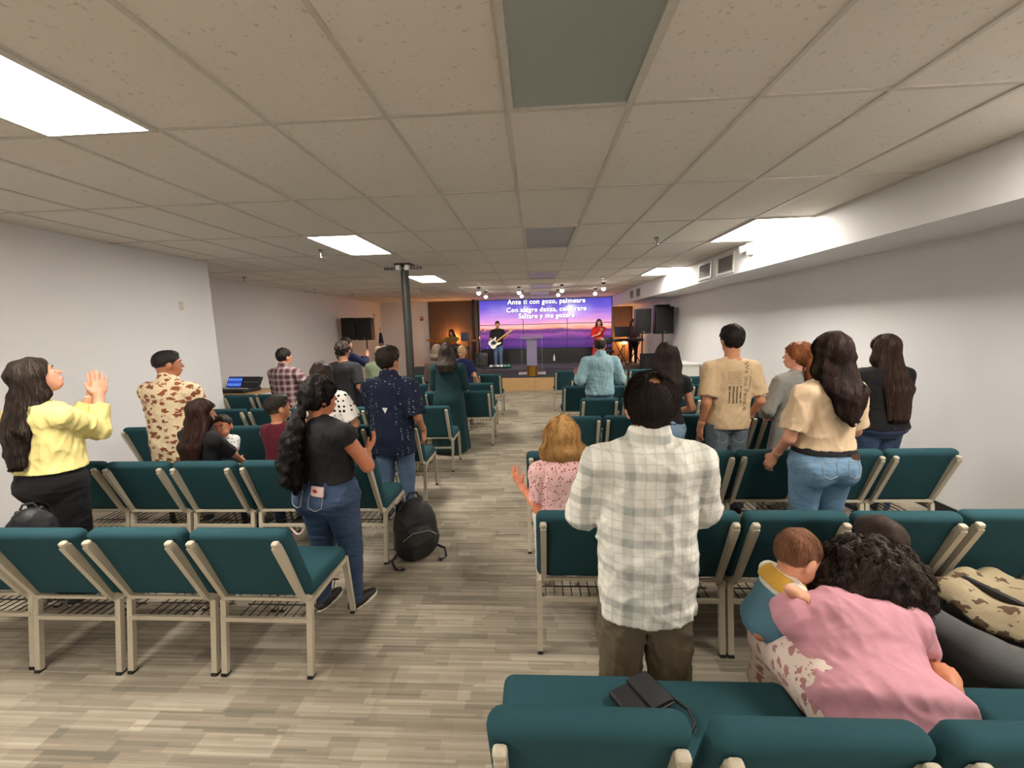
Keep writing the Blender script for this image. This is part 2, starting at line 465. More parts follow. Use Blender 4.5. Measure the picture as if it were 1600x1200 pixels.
def surfnet(F, h, lo=None, hi=None):
    if lo is None: lo, hi = F.bounds(.03)
    B = 4; n = np.ceil((hi-lo)/(h*B)).astype(int)+1
    c = [lo[i]+(np.arange(n[i])+.5)*h*B for i in range(3)]
    G = np.stack(np.meshgrid(*c, indexing='ij'), -1).reshape(-1, 3)
    D = F(G).reshape(n); act = np.abs(D) < h*B*1.35
    N = n*B
    big = np.repeat(np.repeat(np.repeat(D, B, 0), B, 1), B, 2).astype(np.float32)
    am = np.repeat(np.repeat(np.repeat(act, B, 0), B, 1), B, 2)
    idx = np.argwhere(am)
    big[am] = F(lo+(idx+.5)*h)
    s = big < 0
    Nc = N-1
    cnt = np.zeros(Nc, np.int8)
    for dx in (0, 1):
        for dy in (0, 1):
            for dz in (0, 1): cnt += s[dx:Nc[0]+dx, dy:Nc[1]+dy, dz:Nc[2]+dz]
    mc = (cnt > 0) & (cnt < 8); ci = np.argwhere(mc)
    if len(ci) == 0: return np.zeros((0, 3)), np.zeros((0, 4), int)
    vid = np.full(Nc, -1, np.int64); vid[mc] = np.arange(len(ci))
    cv = {}
    for dx in (0, 1):
        for dy in (0, 1):
            for dz in (0, 1): cv[(dx, dy, dz)] = big[ci[:, 0]+dx, ci[:, 1]+dy, ci[:, 2]+dz]
    acc = np.zeros((len(ci), 3)); w = np.zeros(len(ci))
    for a in cv:
        for ax in range(3):
            if a[ax]: continue
            b = list(a); b[ax] = 1; b = tuple(b)
            va, vb = cv[a], cv[b]; m = (va < 0) != (vb < 0)
            t = np.where(m, va/np.where(m, va-vb, 1), 0)
            pt = np.tile(np.array(a, float), (len(ci), 1)); pt[:, ax] += t
            acc += pt*m[:, None]; w += m
    verts = lo+(ci+.5+acc/np.maximum(w, 1)[:, None])*h
    quads = []
    for ax in range(3):
        o1, o2 = [i for i in range(3) if i != ax]
        sl = [slice(None)]*3; sh = [slice(None)]*3; sl[ax] = slice(0, -1); sh[ax] = slice(1, None)
        e0 = s[tuple(sl)]; e1 = s[tuple(sh)]
        e = np.argwhere(e0 != e1); e = e[(e[:, o1] > 0) & (e[:, o2] > 0) & (e[:, o1] < Nc[o1]) & (e[:, o2] < Nc[o2])]
        q = []
        for d1, d2 in ((-1, -1), (0, -1), (0, 0), (-1, 0)):
            g = e.copy(); g[:, o1] += d1; g[:, o2] += d2; q.append(vid[g[:, 0], g[:, 1], g[:, 2]])
        q = np.stack(q, 1); flip = e0[e[:, 0], e[:, 1], e[:, 2]]
        if ax == 1: flip = ~flip
        q = np.where(flip[:, None], q, q[:, ::-1]); quads.append(q)
    Q = np.concatenate(quads); Q = Q[(Q >= 0).all(1)]
    return verts, Q
def relax(V, Q, it=1, f=.5):
    for _ in range(it):
        acc = np.zeros_like(V); n = np.zeros(len(V))
        for i in range(4):
            for j in ((i+1) % 4, (i-1) % 4):
                np.add.at(acc, Q[:, i], V[Q[:, j]]); np.add.at(n, Q[:, i], 1)
        V = V*(1-f)+f*acc/np.maximum(n, 1)[:, None]
    return V
def np_mesh(name, parts, mat, smooth=True):
    vs = []; qs = []; o = 0
    for V, Q in parts:
        if len(V) == 0: continue
        vs.append(V); qs.append(Q+o); o += len(V)
    V = np.concatenate(vs).astype(np.float32); Q = np.concatenate(qs).astype(np.int32)
    me = bpy.data.meshes.new(name)
    me.vertices.add(len(V)); me.vertices.foreach_set('co', V.ravel())
    me.loops.add(Q.size); me.loops.foreach_set('vertex_index', Q.ravel())
    me.polygons.add(len(Q)); me.polygons.foreach_set('loop_start', np.arange(0, Q.size, 4, dtype=np.int32))
    me.polygons.foreach_set('loop_total', np.full(len(Q), 4, np.int32))
    me.polygons.foreach_set('use_smooth', np.full(len(Q), smooth))
    me.update(calc_edges=True); me.validate()
    if mat is not None: me.materials.append(mat)
    return me
def folds(seed, amp, f=14.0, stretch=(1, 1, .6)):
    r = np.random.RandomState(seed); A = r.normal(size=(5, 3))*f*np.array(stretch); Bv = r.normal(size=(5, 3))*f*.5; ph = r.uniform(0, 6.3, 5)
    def fn(P):
        d = np.zeros(len(P))
        for i in range(5):
            s = np.sin(P@A[i]+ph[i]+1.6*np.sin(P@Bv[i]+ph[i]*2)); d += .45*s+.1-1.5*(1-np.abs(s))**2
        return np.minimum(d/2.2, .35)*amp
    return fn
def grooves(seed, amp, f=110.0, zf=9.0):
    r = np.random.RandomState(seed); ph = r.uniform(0, 6.3, 6); a = r.normal(size=(6, 2))
    a = a/np.linalg.norm(a, axis=1)[:, None]*f*r.uniform(.6, 1.3, (6, 1)); bz = r.uniform(-1, 1, 6)*zf
    def fn(P):
        d = np.zeros(len(P))
        for i in range(6): d += np.sin(P[:, 0]*a[i, 0]+P[:, 1]*a[i, 1]+P[:, 2]*bz[i]+ph[i]+1.2*np.sin(P[:, 2]*zf*1.3+ph[i]*3))
        return d*amp/2.4
    return fn
def curls(seed, amp, f=90.0):
    r = np.random.RandomState(seed); A = r.normal(size=(6, 3))*f/1.7; ph = r.uniform(0, 6.3, 6); Bv = r.normal(size=(6, 3))*f*.45
    def fn(P):
        d = np.zeros(len(P))
        for i in range(6): d += np.sin(P@A[i]+ph[i]+2.2*np.sin(P@Bv[i]+ph[i]))
        return d*amp/2.4
    return fn
# ---- torso profiles, fractions of height: z, half width, half depth, forward offset
TORSO = {
 'm': [(.455, .055, .045, 0), (.475, .086, .062, -.006), (.50, .095, .069, -.010), (.54, .094, .066, -.006), (.60, .088, .060, .000), (.66, .091, .062, .002),
       (.72, .100, .068, .000), (.77, .108, .066, -.006), (.80, .104, .055, -.012), (.822, .080, .042, -.015), (.845, .040, .034, -.014)],
 'f': [(.455, .058, .05, 0), (.475, .092, .068, -.008), (.50, .104, .074, -.014), (.54, .100, .068, -.008), (.60, .080, .055, .000), (.66, .078, .056, .004),
       (.72, .086, .064, .006), (.77, .092, .060, -.002), (.80, .088, .050, -.010), (.822, .066, .038, -.013), (.845, .034, .029, -.012)],
 'c': [(.42, .06, .05, 0), (.45, .092, .07, -.006), (.48, .098, .073, -.006), (.55, .098, .072, .004), (.62, .096, .070, .004), (.68, .098, .068, .0),
       (.72, .096, .06, -.004), (.75, .075, .048, -.008), (.77, .045, .038, -.01)],
}
SKINS = {}
def skin(c):
    nm = 'skin %d %d %d' % c
    if nm in MATS: return MATS[nm]
    a = NT(nm); v = a.coord(); n = a.noise(v, 22, 4); n2 = a.noise(v, 300, 2); cl = L(c)
    dk = (cl[0]*.80, cl[1]*.70, cl[2]*.66, 1)
    a.col(a.mix(n, dk, tuple(min(1, k*1.1) for k in cl[:3])+(1,))); a.setp(Roughness=.5)
    a.b.inputs['Subsurface Weight'].default_value = .12; a.b.inputs['Subsurface Radius'].default_value = (.02, .008, .004); a.b.inputs['Subsurface Scale'].default_value = .3
    a.bump(n2, .12, .002); MATS[nm] = a.m; return a.m
def hair_mat(c, c2=None, rough=.38):
    nm = 'hair %s %s' % (c, c2)
    if nm in MATS: return MATS[nm]
    a = NT(nm); c2 = c2 or tuple(min(255, int(k*1.5+8)) for k in c)
    n = a.noise(a.coord(scale=(190, 190, 9)), 1.0, 3); n2 = a.noise(a.coord(scale=(30, 30, 5)), 1.0, 2)
    f = a.math('MULTIPLY', a.math('ADD', n, n2), .55)
    cr = a.n('ShaderNodeValToRGB'); a.l(f, cr.inputs[0]); e = cr.color_ramp.elements
    e[0].position = .36; e[0].color = L(c); e[1].position = .95; e[1].color = L(c2)
    a.col(cr.outputs[0]); a.setp(Roughness=rough+.2); a.b.inputs['Specular IOR Level'].default_value = .22
    a.bump(n, .5, .006); MATS[nm] = a.m; return a.m
EYE_W = M('eye white', (225, 220, 214), .25, var=.02); EYE_D = M('dark iris', (30, 20, 14), .15, var=.05)
LIP = M('lips', (160, 84, 76), .45)
eye_me = MB().ball((0, 0, 0), 1, 12, 8).mesh('eye', EYE_W, 'all'); iris_me = MB().ball((0, 0, 0), 1, 10, 6).mesh('iris', EYE_D, 'all')
lip_me = MB().ball((0, 0, 0), 1, 12, 6).mesh('lips', LIP, 'all')

def ik(S, T, l1, l2, pole):
    d = T-S; D = np.linalg.norm(d)
    if D > (l1+l2)*.995: T = S+d*((l1+l2)*.995/D); d = T-S; D = np.linalg.norm(d)
    u = d/D; a = (l1*l1-l2*l2+D*D)/(2*D); hgt = math.sqrt(max(l1*l1-a*a, 1e-8))
    p = V3(*pole); p = unit(p-u*(p@u))
    return S+u*a+p*hgt, T

def hand(F, W, d, n, s=1.0, side=1, curl=.35, spread=.10, thumb=.6, k=.008):
    """palm and five fingers: W wrist, d along the hand, n out of the palm; side +1 right hand"""
    d = unit(d); n = unit(n-d*(n@d)); w = unit(np.cross(d, n))*side        # w points to the thumb side
    c = W+d*.052*s
    R = np.stack([w, d, n], 1)
    F.add(ell(c, (.041*s, .052*s, .0155*s), R, k=.012), cap(W-d*.02*s, W+d*.025*s, .024*s, .024*s, k=.012))
    for i, (off, ln, r) in enumerate(((.029, .070, .0082), (.010, .079, .0086), (-.009, .073, .0083), (-.027, .057, .0074))):
        b = W+d*(.088-.006*abs(i-1))*s+w*off*s; dir_ = unit(d+w*(off/.029)*spread); pt = b; cur = 0
        for j, fr in enumerate((.46, .32, .24)):
            cur += curl*(1.0 if j else .8); dd = unit(dir_*math.cos(cur)+n*math.sin(cur)); q = pt+dd*ln*fr*s
            F.add(cap(pt, q, r*s*(1.02-.07*j), r*s*(.95-.08*j), k=.004 if j else .007)); pt = q
    b = W+d*.022*s+w*.028*s; td = unit(d*.75+w*thumb+n*.30); q = b+td*.042*s; F.add(cap(b, q, .0135*s, .0105*s, k=.008))
    td2 = unit(d*.95+w*thumb*.4+n*.42); F.add(cap(q, q+td2*.032*s, .0102*s, .0085*s, k=.004))
def prism_outline(pts, z0, z1):
    m = MB(); n = len(pts)
    m.add([(x, y, z0) for x, y in pts]+[(x, y, z1) for x, y in pts],
          [tuple(range(n))[::-1], tuple(range(n, 2*n))]+[(i, (i+1) % n, n+(i+1) % n, n+i) for i in range(n)])
    return m
ARM = {
 'hang':  dict(w=(.135, .015, .475), pole=(.25, -1, 0), d=(0, .12, -1), n=(-1, .2, 0), curl=.35),
 'front': dict(w=(.030, .125, .575), pole=(1, -.5, -.6), d=(-.7, .5, -.1), n=(0, -1, .2), curl=.5),
 'clap':  dict(w=(.022, .185, .730), pole=(.8, -.2, -1), d=(-.15, .35, 1), n=(-1, 0, 0), curl=.12),
 'lap':   dict(w=(.06, .20, .40), pole=(1, -.5, -.2), d=(-.6, .8, -.1), n=(0, 0, -1), curl=.4),
}
def person(label, x, y, H, yaw=0.0, sex='m', girth=1.0, seat=None, lean=(0, 0), head=(0, 0, 0), arms=('hang', 'hang'), feet=None,
           res=.012, skin_c=(196, 146, 116), hair=None, top=None, bottom=None, shoes=(40, 38, 38), sole=(210, 208, 200), headk=1.0, group=None,
           knees=None, base_z=0.0, cat='person', twist=0.0, bust=0.0, eyes=True, tzs=1.0, headpos=None, handk=1.0):
    root = thing('person', label, cat, (x, y, base_z), yaw, group)
    SK = skin(skin_c)
    prof0 = np.array(TORSO[sex])*H; prof0[:, 1] *= girth; prof0[:, 2] *= (1+(girth-1)*1.15)
    nbz = (.768 if sex == 'c' else .838)*H
    zf = lambda z: .5*H+(z-.5*H)*tzs
    prof0[:, 0] = zf(prof0[:, 0]); nbz = zf(nbz)
    hipz = (seat+.055*H*min(girth, 1.25)) if seat is not None else .50*H
    Rt = RZ(twist) @ RX(-lean[0]) @ RY(lean[1])
    hip = V3(0, 0, hipz); O = hip-Rt[:, 2]*.50*H
    def T(a, b, c): return O+Rt@V3(a*H, b*H, zf(c*H))
    nb = O+Rt@V3(0, -.013*H, nbz)
    hs = H/1.7*headk*(1.55 if sex == 'c' and H < .8 else 1.0)
    if sex == 'c' and H >= .8: hs = headk*(.92 if H > 1.1 else .86)
    dist = H-.098*hs-nbz
    nd = unit(Rt[:, 2]*.55+V3(0, .12, .45)) if lean[0] > .3 else unit(Rt[:, 2]*.75+V3(0, 0, .25))
    Rh = RZ(head[0]) @ RX(head[1]) @ RY(head[2])
    C = nb+nd*dist+Rh@V3(0, .012, 0)*hs
    if headpos is not None: C = V3(*headpos); nd = unit(C-nb)
    def HP(a, b, c): return C+Rh@V3(a, b, c)*hs
    af = (.90 if sex == 'f' else .95 if sex == 'c' else 1.0)*(1+(girth-1)*.75)
    shw = {'m': .112, 'f': .096, 'c': .098}[sex]*(1+(girth-1)*.75); shz = .782 if sex != 'c' else .72
    l1, l2 = (.172*H, .150*H) if sex != 'c' else (.155*H, .135*H)
    # ---------- limbs
    A = {}
    for s, nm in ((-1, 0), (1, 1)):
        sp = arms[nm]; sp = dict(ARM[sp]) if isinstance(sp, str) else dict(ARM[sp.get('base', 'hang')], **sp)
        Sj = T(s*shw, -.012, shz)
        w = sp['w']; wt = V3(w[0]*s, w[1], w[2])*H if not sp.get('abs') else V3(*w)
        if seat is not None and not sp.get('abs'): wt = wt+V3(0, 0, hipz-.50*H)
        pl = sp['pole']; pl = V3(pl[0]*s, pl[1], pl[2])
        E, W = ik(Sj, wt, l1, l2, pl)
        mir = V3(s, 1, 1) if not sp.get('abs') else V3(1, 1, 1)
        A[s] = dict(S=Sj, E=E, W=W, d=unit(V3(*sp['d'])*mir), n=V3(*sp['n'])*mir, curl=sp['curl'], spread=sp.get('spread', .12))
    G = {}
    for s, nm in ((-1, 0), (1, 1)):
        hj = V3(s*.052*H*(1+(girth-1)*.6), 0, hipz) if seat is None else hip+V3(s*.055*H, .02*H, 0)
        if seat is not None:
            kp = knees[nm] if knees else (s*.075*H, .26*H, seat+.035*H)
            kn = V3(*kp); ft = feet[nm] if feet else (kp[0], kp[1]+.03*H)
            an = V3(ft[0], ft[1]-.01, .05*H)
        else:
            ft = feet[nm] if feet else (s*.058*H, -.005*H)
            an = V3(ft[0], ft[1]-.015*H, .05*H)
            kn = (hj+an)/2+V3(0, .018*H, 0); kn[0] = hj[0]*.45+an[0]*.55
        G[s] = dict(H=hj, K=kn, A=an, f=V3(ft[0], ft[1], 0))
    # ---------- body
    F = Field(); F.add(loft(O, Rt, H, prof0, 0, zhi=nbz))
    gl = 1+(girth-1)*.7
    for s in (-1, 1):
        a = A[s]; F.add(cap(nb-nd*.015*H, a['S'], .024*H*af, .018*H*af, .04), cap(a['S'], a['E'], .029*H*af, .026*H*af, .03), cap(a['E'], a['W'], .0255*H*af, .0155*H*af, .012))
        g = G[s]; F.add(cap(g['H'], g['K'], .054*H*gl, .034*H*gl, .03), cap(g['K'], g['A'], .034*H*gl, .022*H, .02))
    nr = (.0345 if sex == 'm' else .029 if sex == 'f' else .034)*H*(1+(girth-1)*.35)
    neck = cap(nb-nd*.03*H, HP(0, -.022, -.055), nr*1.1, nr*.95, .03)
    F.add(neck); F.off = -.004*H/1.7
    parts = [surfnet(F, max(res*1.5, .013))]
    hd = Field()
    hd.add(ell(HP(0, -.006, .008), V3(.0755, .0945, .090)*hs, Rh, .02), ell(HP(0, .030, -.050), V3(.056, .062, .078)*hs, Rh, .03),
           ell(HP(0, .052, -.098), V3(.030, .030, .024)*hs, Rh, .03), neck,
           cap(HP(0, .090, -.005), HP(0, .108, -.042), .007*hs, .0105*hs, .012), ell(HP(0, .088, -.074), V3(.026, .013, .014)*hs, Rh, .012),
           cap(HP(-.03, .084, .012), HP(.03, .084, .012), .009*hs, .009*hs, .014))
    if sex == 'c' and H < 1.0: hd.add(ell(HP(.03, .055, -.07), V3(.03, .03, .03)*hs, Rh, .02), ell(HP(-.03, .055, -.07), V3(.03, .03, .03)*hs, Rh, .02))
    for s in (-1, 1):
        hd.add(ell(HP(s*.078, -.008, -.028), V3(.010, .021, .032)*hs, Rh@RZ(-s*.35), .008))
    sock = [ell(HP(s*.031, .098, -.012), V3(.017, .012, .010)*hs, Rh) for s in (-1, 1)]
    hd.cut = [lambda P: -np.minimum(sock[0].fn(P), sock[1].fn(P))-.000]
    lo = C-.17*hs; hi = C+.17*hs
    parts.append(surfnet(hd, max(min(res*.6, .008), .005)))
    hnd = max(.0042, min(res*.55, .009))
    for s in (-1, 1):
        a = A[s]; hf = Field(); hf.add(cap(a['W']-unit(a['W']-a['E'])*.05, a['W'], .019*H*af, .0155*H*af, .01))
        hand(hf, a['W'], a['d'], a['n'], (H/1.72 if sex != 'c' else H/1.55)*handk, s, a['curl'], a['spread'])
        parts.append(surfnet(hf, hnd))
    link('body', np_mesh('body', parts, SK), root)
    # ---------- face
    if eyes:
        for s in (-1, 1):
            e = link('eye', eye_me, root); e.location = HP(s*.031, .0755, -.013); e.scale = V3(.0125, .0105, .0085)*hs; e.rotation_euler = Matrix(Rh.tolist()).to_euler()
            i2 = link('iris', iris_me, e); i2.location = (0, .72, 0); i2.scale = (.46, .42, .62)
            b = MB().tube([HP(s*.014, .0955, .011), HP(s*.03, .095, .017), HP(s*.047, .082, .012)], [.003*hs, .004*hs, .002*hs], 6)
            b.build('eyebrow', hair_mat((38, 28, 22)), root, True)
        lp = link('lips', lip_me, root); lp.location = HP(0, .0975, -.074); lp.scale = V3(.022, .004, .0065)*hs; lp.rotation_euler = Matrix(Rh.tolist()).to_euler()
    # ---------- top
    seed = int(abs(x*131+y*517+H*77)) % 9973
    def straight(pr, t0, t1=.72):
        pr = pr.copy(); i = np.argmin(np.abs(pr[:, 0]-t1*H))
        for k in range(i): pr[k, 1] = max(pr[k, 1], pr[i, 1]*t0); pr[k, 2] = max(pr[k, 2], pr[i, 2]*t0); pr[k, 3] *= .6
        return pr
    tobj = None
    if top:
        inf = top.get('infl', .014)*H/1.7; pr = prof0.copy()
        if top.get('straight'): pr = straight(pr, top['straight'])
        if top.get('flare'):
            for k in range(len(pr)):
                u = np.clip((.72*H-pr[k, 0])/(.25*H), 0, 1); pr[k, 1:3] *= 1+top['flare']*u
        hem = zf(top.get('hem', .50)*H)
        if hem < pr[0, 0]: pr = np.vstack([[hem, pr[1, 1], pr[1, 2], 0], pr[1:]])
        F = Field(); F.add(loft(O, Rt, H, pr, inf, zlo=hem-.03, zhi=nbz-(.012 if not top.get('scoop') else .03)*H*tzs)); F.cut.append(lambda P: hem-((P-O)@Rt)[:, 2])
        if bust:
            for s in (-1, 1): F.add(ell(T(s*.042, .055, .715), V3(.042, .04, .042)*H*bust, Rt, .03))
        sl = top.get('sleeve', .6); lo_ = top.get('loose', 1.0)
        for s in (-1, 1):
            a = A[s]; ru, re, rw = .0305*H*af+inf*lo_, .029*H*af+inf*lo_, .019*H*af+inf*lo_*.8
            F.add(cap(nb-nd*.014*H, a['S'], .027*H*af+inf*.3, .022*H*af+inf*.8, .04))
            if sl <= 0: continue
            if sl <= 1:
                e = a['S']+(a['E']-a['S'])*sl; dr = unit(a['E']-a['S']); F.add(cap(a['S'], e+dr*.03, ru, ru+(re-ru)*sl+.004*lo_, .03, [(e, dr)]))
            else:
                F.add(cap(a['S'], a['E'], ru, re, .03)); e = a['E']+(a['W']-a['E'])*(sl-1); dr = unit(a['W']-a['E'])
                F.add(cap(a['E'], e+dr*.02, re, re+(rw-re)*(sl-1), .015, [(e, dr)]))
        if top.get('collar'):
            cl = cap(nb-nd*.012*H, nb+nd*.034*H, nr*1.22+.012, nr*1.05+.009, .012, [(nb+nd*.034*H+Rt@V3(0, -.012, 0), unit(nd+Rt@V3(0, .35, 0)))]); F.add(cl)
        F.disp = folds(seed, top.get('fold', .0035)); f2 = folds(seed+7, top.get('fold', .0035)*.8, 34.0, (1, 1, .5))
        f1 = F.disp; F.disp = lambda P: f1(P)+f2(P)
        if top.get('scoop'):
            sc = cap(nb, nb+nd*.05*H, .058*H*top['scoop'], .06*H*top['scoop']); F.cut.append(lambda P: -sc.fn(P))
        me = np_mesh(top.get('name', 'shirt'), [surfnet(F, res)], top['mat']); tobj = link(top.get('name', 'shirt'), me, root)
    if bottom:
        if top and top.get('hem', .5) < bottom.get('waist', .575) and not bottom.get('tuck'): bottom = dict(bottom, waist=top.get('hem', .5)+.025)
        kd = bottom.get('kind', 'trousers'); inf = bottom.get('infl', .010)*H/1.7
        F = Field(); wz = zf(bottom.get('waist', .575)*H); pr = prof0.copy()
        if kd == 'trousers':
            F.add(loft(O, Rt, H, pr, inf, zhi=wz))
            if bottom.get('butt'):
                for s in (-1, 1): F.add(ell(O+Rt@V3(s*.045*H*girth, -.036*H*girth, .487*H), V3(.05, .048, .052)*H*bottom['butt'], Rt, .025))
            ah = bottom.get('ankle', .035)*H; bt = bottom.get('boot', 1.0)
            for s in (-1, 1):
                g = G[s]; F.add(cap(g['H'], g['K'], .055*H*gl+inf, (.0355*H*gl+inf)*bt, .025),
                                cap(g['K'], g['A']-V3(0, 0, .02*H), (.0355*H*gl+inf)*bt, (.026*H+inf)*bt, .02))
            F.cut.append(lambda P: ah-P[:, 2])
            if seat is None: F.cut.append(lambda P: ((P-O)@Rt)[:, 2]-wz)
        else:
            if seat is None:
                rows = [(bottom['hem']*H, bottom.get('w', .12)*H, bottom.get('dp', .10)*H, 0)]
                hp = pr[np.argmin(np.abs(pr[:, 0]-.50*H))]
                rows += [(.40*H, hp[1]*1.05, hp[2]*1.05, -.004*H), (.50*H, hp[1]*1.03, hp[2]*1.04, hp[3])]
                rows += [tuple(r) for r in pr if .52*H < r[0] <= wz+.06*H]
                fl = bottom.get('pleat', .006)
                F.add(loft(O, Rt, H, rows, inf, zhi=wz))
                def pleats(P):
                    an = np.arctan2(P[:, 1], P[:, 0]); return fl*np.sin(an*11+seed)*np.clip((.5*H-P[:, 2])/(.3*H), 0, 1)
                F.disp = pleats
            else:
                F.add(loft(O, Rt, H, pr, inf, zhi=wz))
                for s in (-1, 1):
                    g = G[s]; F.add(cap(g['H'], g['K'], .058*H*gl+inf+.01, .05*H+inf+.01, .07), cap(g['K'], g['K']*.5+g['A']*.5, .052*H, .06*H, .06))
        if F.disp is None:
            b1 = folds(seed+3, bottom.get('fold', .003), 22.0, (1, 1, 1.3)); F.disp = b1
        link(bottom.get('name', 'trousers' if kd == 'trousers' else 'skirt'), np_mesh('bottom', [surfnet(F, res)], bottom['mat']), root)
    # ---------- shoes
    if shoes:
        for s in (-1, 1):
            g = G[s]; f = g['f']; k = H/1.7; ty = .10 if s > 0 else -.10
            Rf = RZ(-ty)
            F = Field(); F.add(ell(f+Rf@V3(0, .045*k, .022*k), V3(.044, .130, .045)*k, Rf, .02), ell(f+Rf@V3(0, -.03*k, .045*k), V3(.037, .055, .055)*k, Rf, .03))
            F.cut.append(lambda P: .012-P[:, 2])
            so = link('shoe', np_mesh('shoe', [surfnet(F, max(res*.8, .008))], M('shoe %s' % (shoes,), shoes, .6)), root)
            pts = []
            for i in range(20):
                t = 2*math.pi*i/20; q = f+Rf@V3(.047*k*math.cos(t)*(1 if math.sin(t) > 0 else .86), .045*k+.134*k*math.sin(t), 0); pts.append((q[0], q[1]))
            prism_outline(pts, .001, .022).build('sole', M('sole %s' % (sole,), sole, .6), so)
    # ---------- hair
    if hair: make_hair(root, hair, C, Rh, hs, nb, nd, T, Rt, H, res, seed, girth, sex, prof0, O, (top or {}).get('infl', .014)+(.02 if (top or {}).get('straight') else 0))
    return dict(root=root, C=C, Rh=Rh, hs=hs, T=T, O=O, Rt=Rt, A=A, G=G, nb=nb, H=H, top=tobj)

def make_hair(root, hr, C, Rh, hs, nb, nd, T, Rt, H, res, seed, girth, sex, prof0, O, infl):
    bi = np.argmin(np.abs(prof0[:, 0]-np.mean(prof0[-5:, 0])))
    bk0 = prof0[len(prof0)-5]; BACK = O+Rt@V3(0, bk0[3]-bk0[2]-infl, bk0[0])
    st = hr['style']; th = hr.get('th', .012); hres = max(.0048, min(res*.62, .010))
    def HP(a, b, c): return C+Rh@V3(a, b, c)*hs
    def capf(th, sx=.55, clip=-.035, extra=0.0, nrm=(0, -.70, .72)):
        e = ell(HP(0, -.009, .010), V3(.0765+th*sx, .0955+th, .0915+th)*hs, Rh); n = V3(*nrm)
        def fn(P):
            q = (P-C)@Rh/hs
            return smax(e.fn(P), (clip-q@n)*hs, .012)
        return Prim(fn, e.lo, e.hi, .02)
    F = Field(); mat = hair_mat(hr['c'], hr.get('c2'), hr.get('rough', .38))
    gr = hr.get('groove', .0022)
    if st == 'short':
        F.add(capf(th, hr.get('sx', .55), hr.get('clip', -.035)))
        if hr.get('crown'): F.add(ell(HP(0, .035, .07), V3(.062, .055, .035)*hs, Rh, .02))
        F.disp = grooves(seed, gr, 130, 40)
    elif st == 'fade':
        F.add(capf(th, .9, hr.get('clip', .018), nrm=(0, -.35, .93))); F.add(ell(HP(0, .03, .075), V3(.06, .058, .03)*hs, Rh, .02)); F.disp = curls(seed, gr, 190)
        G2 = Field(); G2.add(capf(.0025, .8, -.030)); link('hair_fade', np_mesh('hair_fade', [surfnet(G2, hres)], hair_mat(hr.get('cf', (60, 46, 36)), None, .6)), root)
    elif st == 'balding':
        F.add(capf(th, .8, hr.get('clip', -.034)))
        hole = ell(HP(*hr.get('hole', (0, -.03, .105))), V3(*hr.get('hr', (.042, .062, .045)))*hs, Rh)
        wob = curls(seed+2, .006, 70)
        F.cut.append(lambda P: -(hole.fn(P)+wob(P))); F.disp = grooves(seed, gr, 130, 30)
    elif st == 'curly':
        F.add(ell(HP(0, -.02, .015), V3(*hr.get('r', (.125, .135, .12)))*hs, Rh))
        for a in hr.get('lobes', []): F.add(ell(HP(*a[0]), V3(*a[1])*hs, Rh, .03))
        n = V3(0, -.70, .72); F.cut.append(lambda P: (hr.get('clip', -.055)-((P-C)@Rh/hs)@n)*hs)
        c1 = curls(seed, .008, 75); c2 = curls(seed+5, .005, 170); F.disp = lambda P: c1(P)+c2(P)
    else:
        F.add(capf(th, hr.get('sx', 1.0), hr.get('clip', -.032)))
        if st in ('long', 'bob'):
            ln = hr.get('len', .30)*H; w = hr.get('w', .075)*hs; ez = max(C[2]-ln, 0.05); dr = hr.get('drop', 0.0)
            nx = 7
            for i in range(nx):
                u = -1+2*i/(nx-1)
                p0 = HP(u*.066, -.055+.035*u*u, .005)
                zz = p0[2]-.105*hs
                out = hr.get('out', .105)
                p1 = C+V3(u*w*1.05, 0, 0)+Rh@V3(0, -.075+.055*u*u, 0)*hs; p1[2] = zz
                back = BACK
                dz = ez+.03*abs(math.sin(5*u+seed))+hr.get('taper', .0)*abs(u)
                p2 = V3(nb[0]+u*w*hr.get('ew', 1.25)+hr.get('side', 0), min(back[1]-.02, p1[1])+.03*u*u, (p1[2]+dz)/2)
                p3 = V3(nb[0]+u*w*hr.get('ew', 1.25)*hr.get('tip', .9)+hr.get('side', 0)*1.6, back[1]-.028-hr.get('back', 0)+.02*u*u, dz)
                r0 = .036*hs
                if st == 'bob':
                    F.add(cap(p0, p1, r0, r0*1.1, .03), cap(p1, V3(p1[0]*.9+nb[0]*.1, p1[1]*.6+nb[1]*.4, dz), r0*1.1, .018*hs, .03))
                else:
                    F.add(cap(p0, p1, r0, r0, .03), cap(p1, p2, r0*.95, .025*hs, .03), cap(p2, p3, .025*hs, .010*hs, .03))
            if hr.get('front'):
                for s in (-1, 1): F.add(cap(HP(s*.072, .03, .03), HP(s*.080, .035, -.09), .017*hs, .014*hs, .02))
            F.disp = grooves(seed, gr*1.4, 95, hr.get('wave', 10))
            if hr.get('wavy'):
                g0 = F.disp; c1 = curls(seed, hr['wavy'], 55); F.disp = lambda P: g0(P)+c1(P)
        elif st == 'pony':
            base = HP(*hr.get('base', (0, -.10, -.02))); pts = [base]+[V3(*q) for q in hr['path']]; rr = hr.get('rad', [.03]*len(pts))
            for i in range(len(pts)-1): F.add(cap(pts[i], pts[i+1], rr[i], rr[i+1], .02))
            c1 = curls(seed, hr.get('wavy', .004), 75); g0 = grooves(seed, gr*1.3, 95, 12); F.disp = lambda P: g0(P)+c1(P)
            if hr.get('tie'):
                b = pts[0]*.5+pts[1]*.5; MB().ball(b, (.028*hs, .026*hs, .022*hs), 12, 8).build('hair_tie', hr['tie'], root, 'all')
        elif st == 'bun':
            b = HP(*hr.get('base', (0, -.115, .01))); F.add(ell(b, V3(.045, .036, .045)*hs, Rh, .012)); c1 = curls(seed, .003, 120); F.disp = c1
        elif st == 'cap':
            F.disp = grooves(seed, gr, 120, 30)
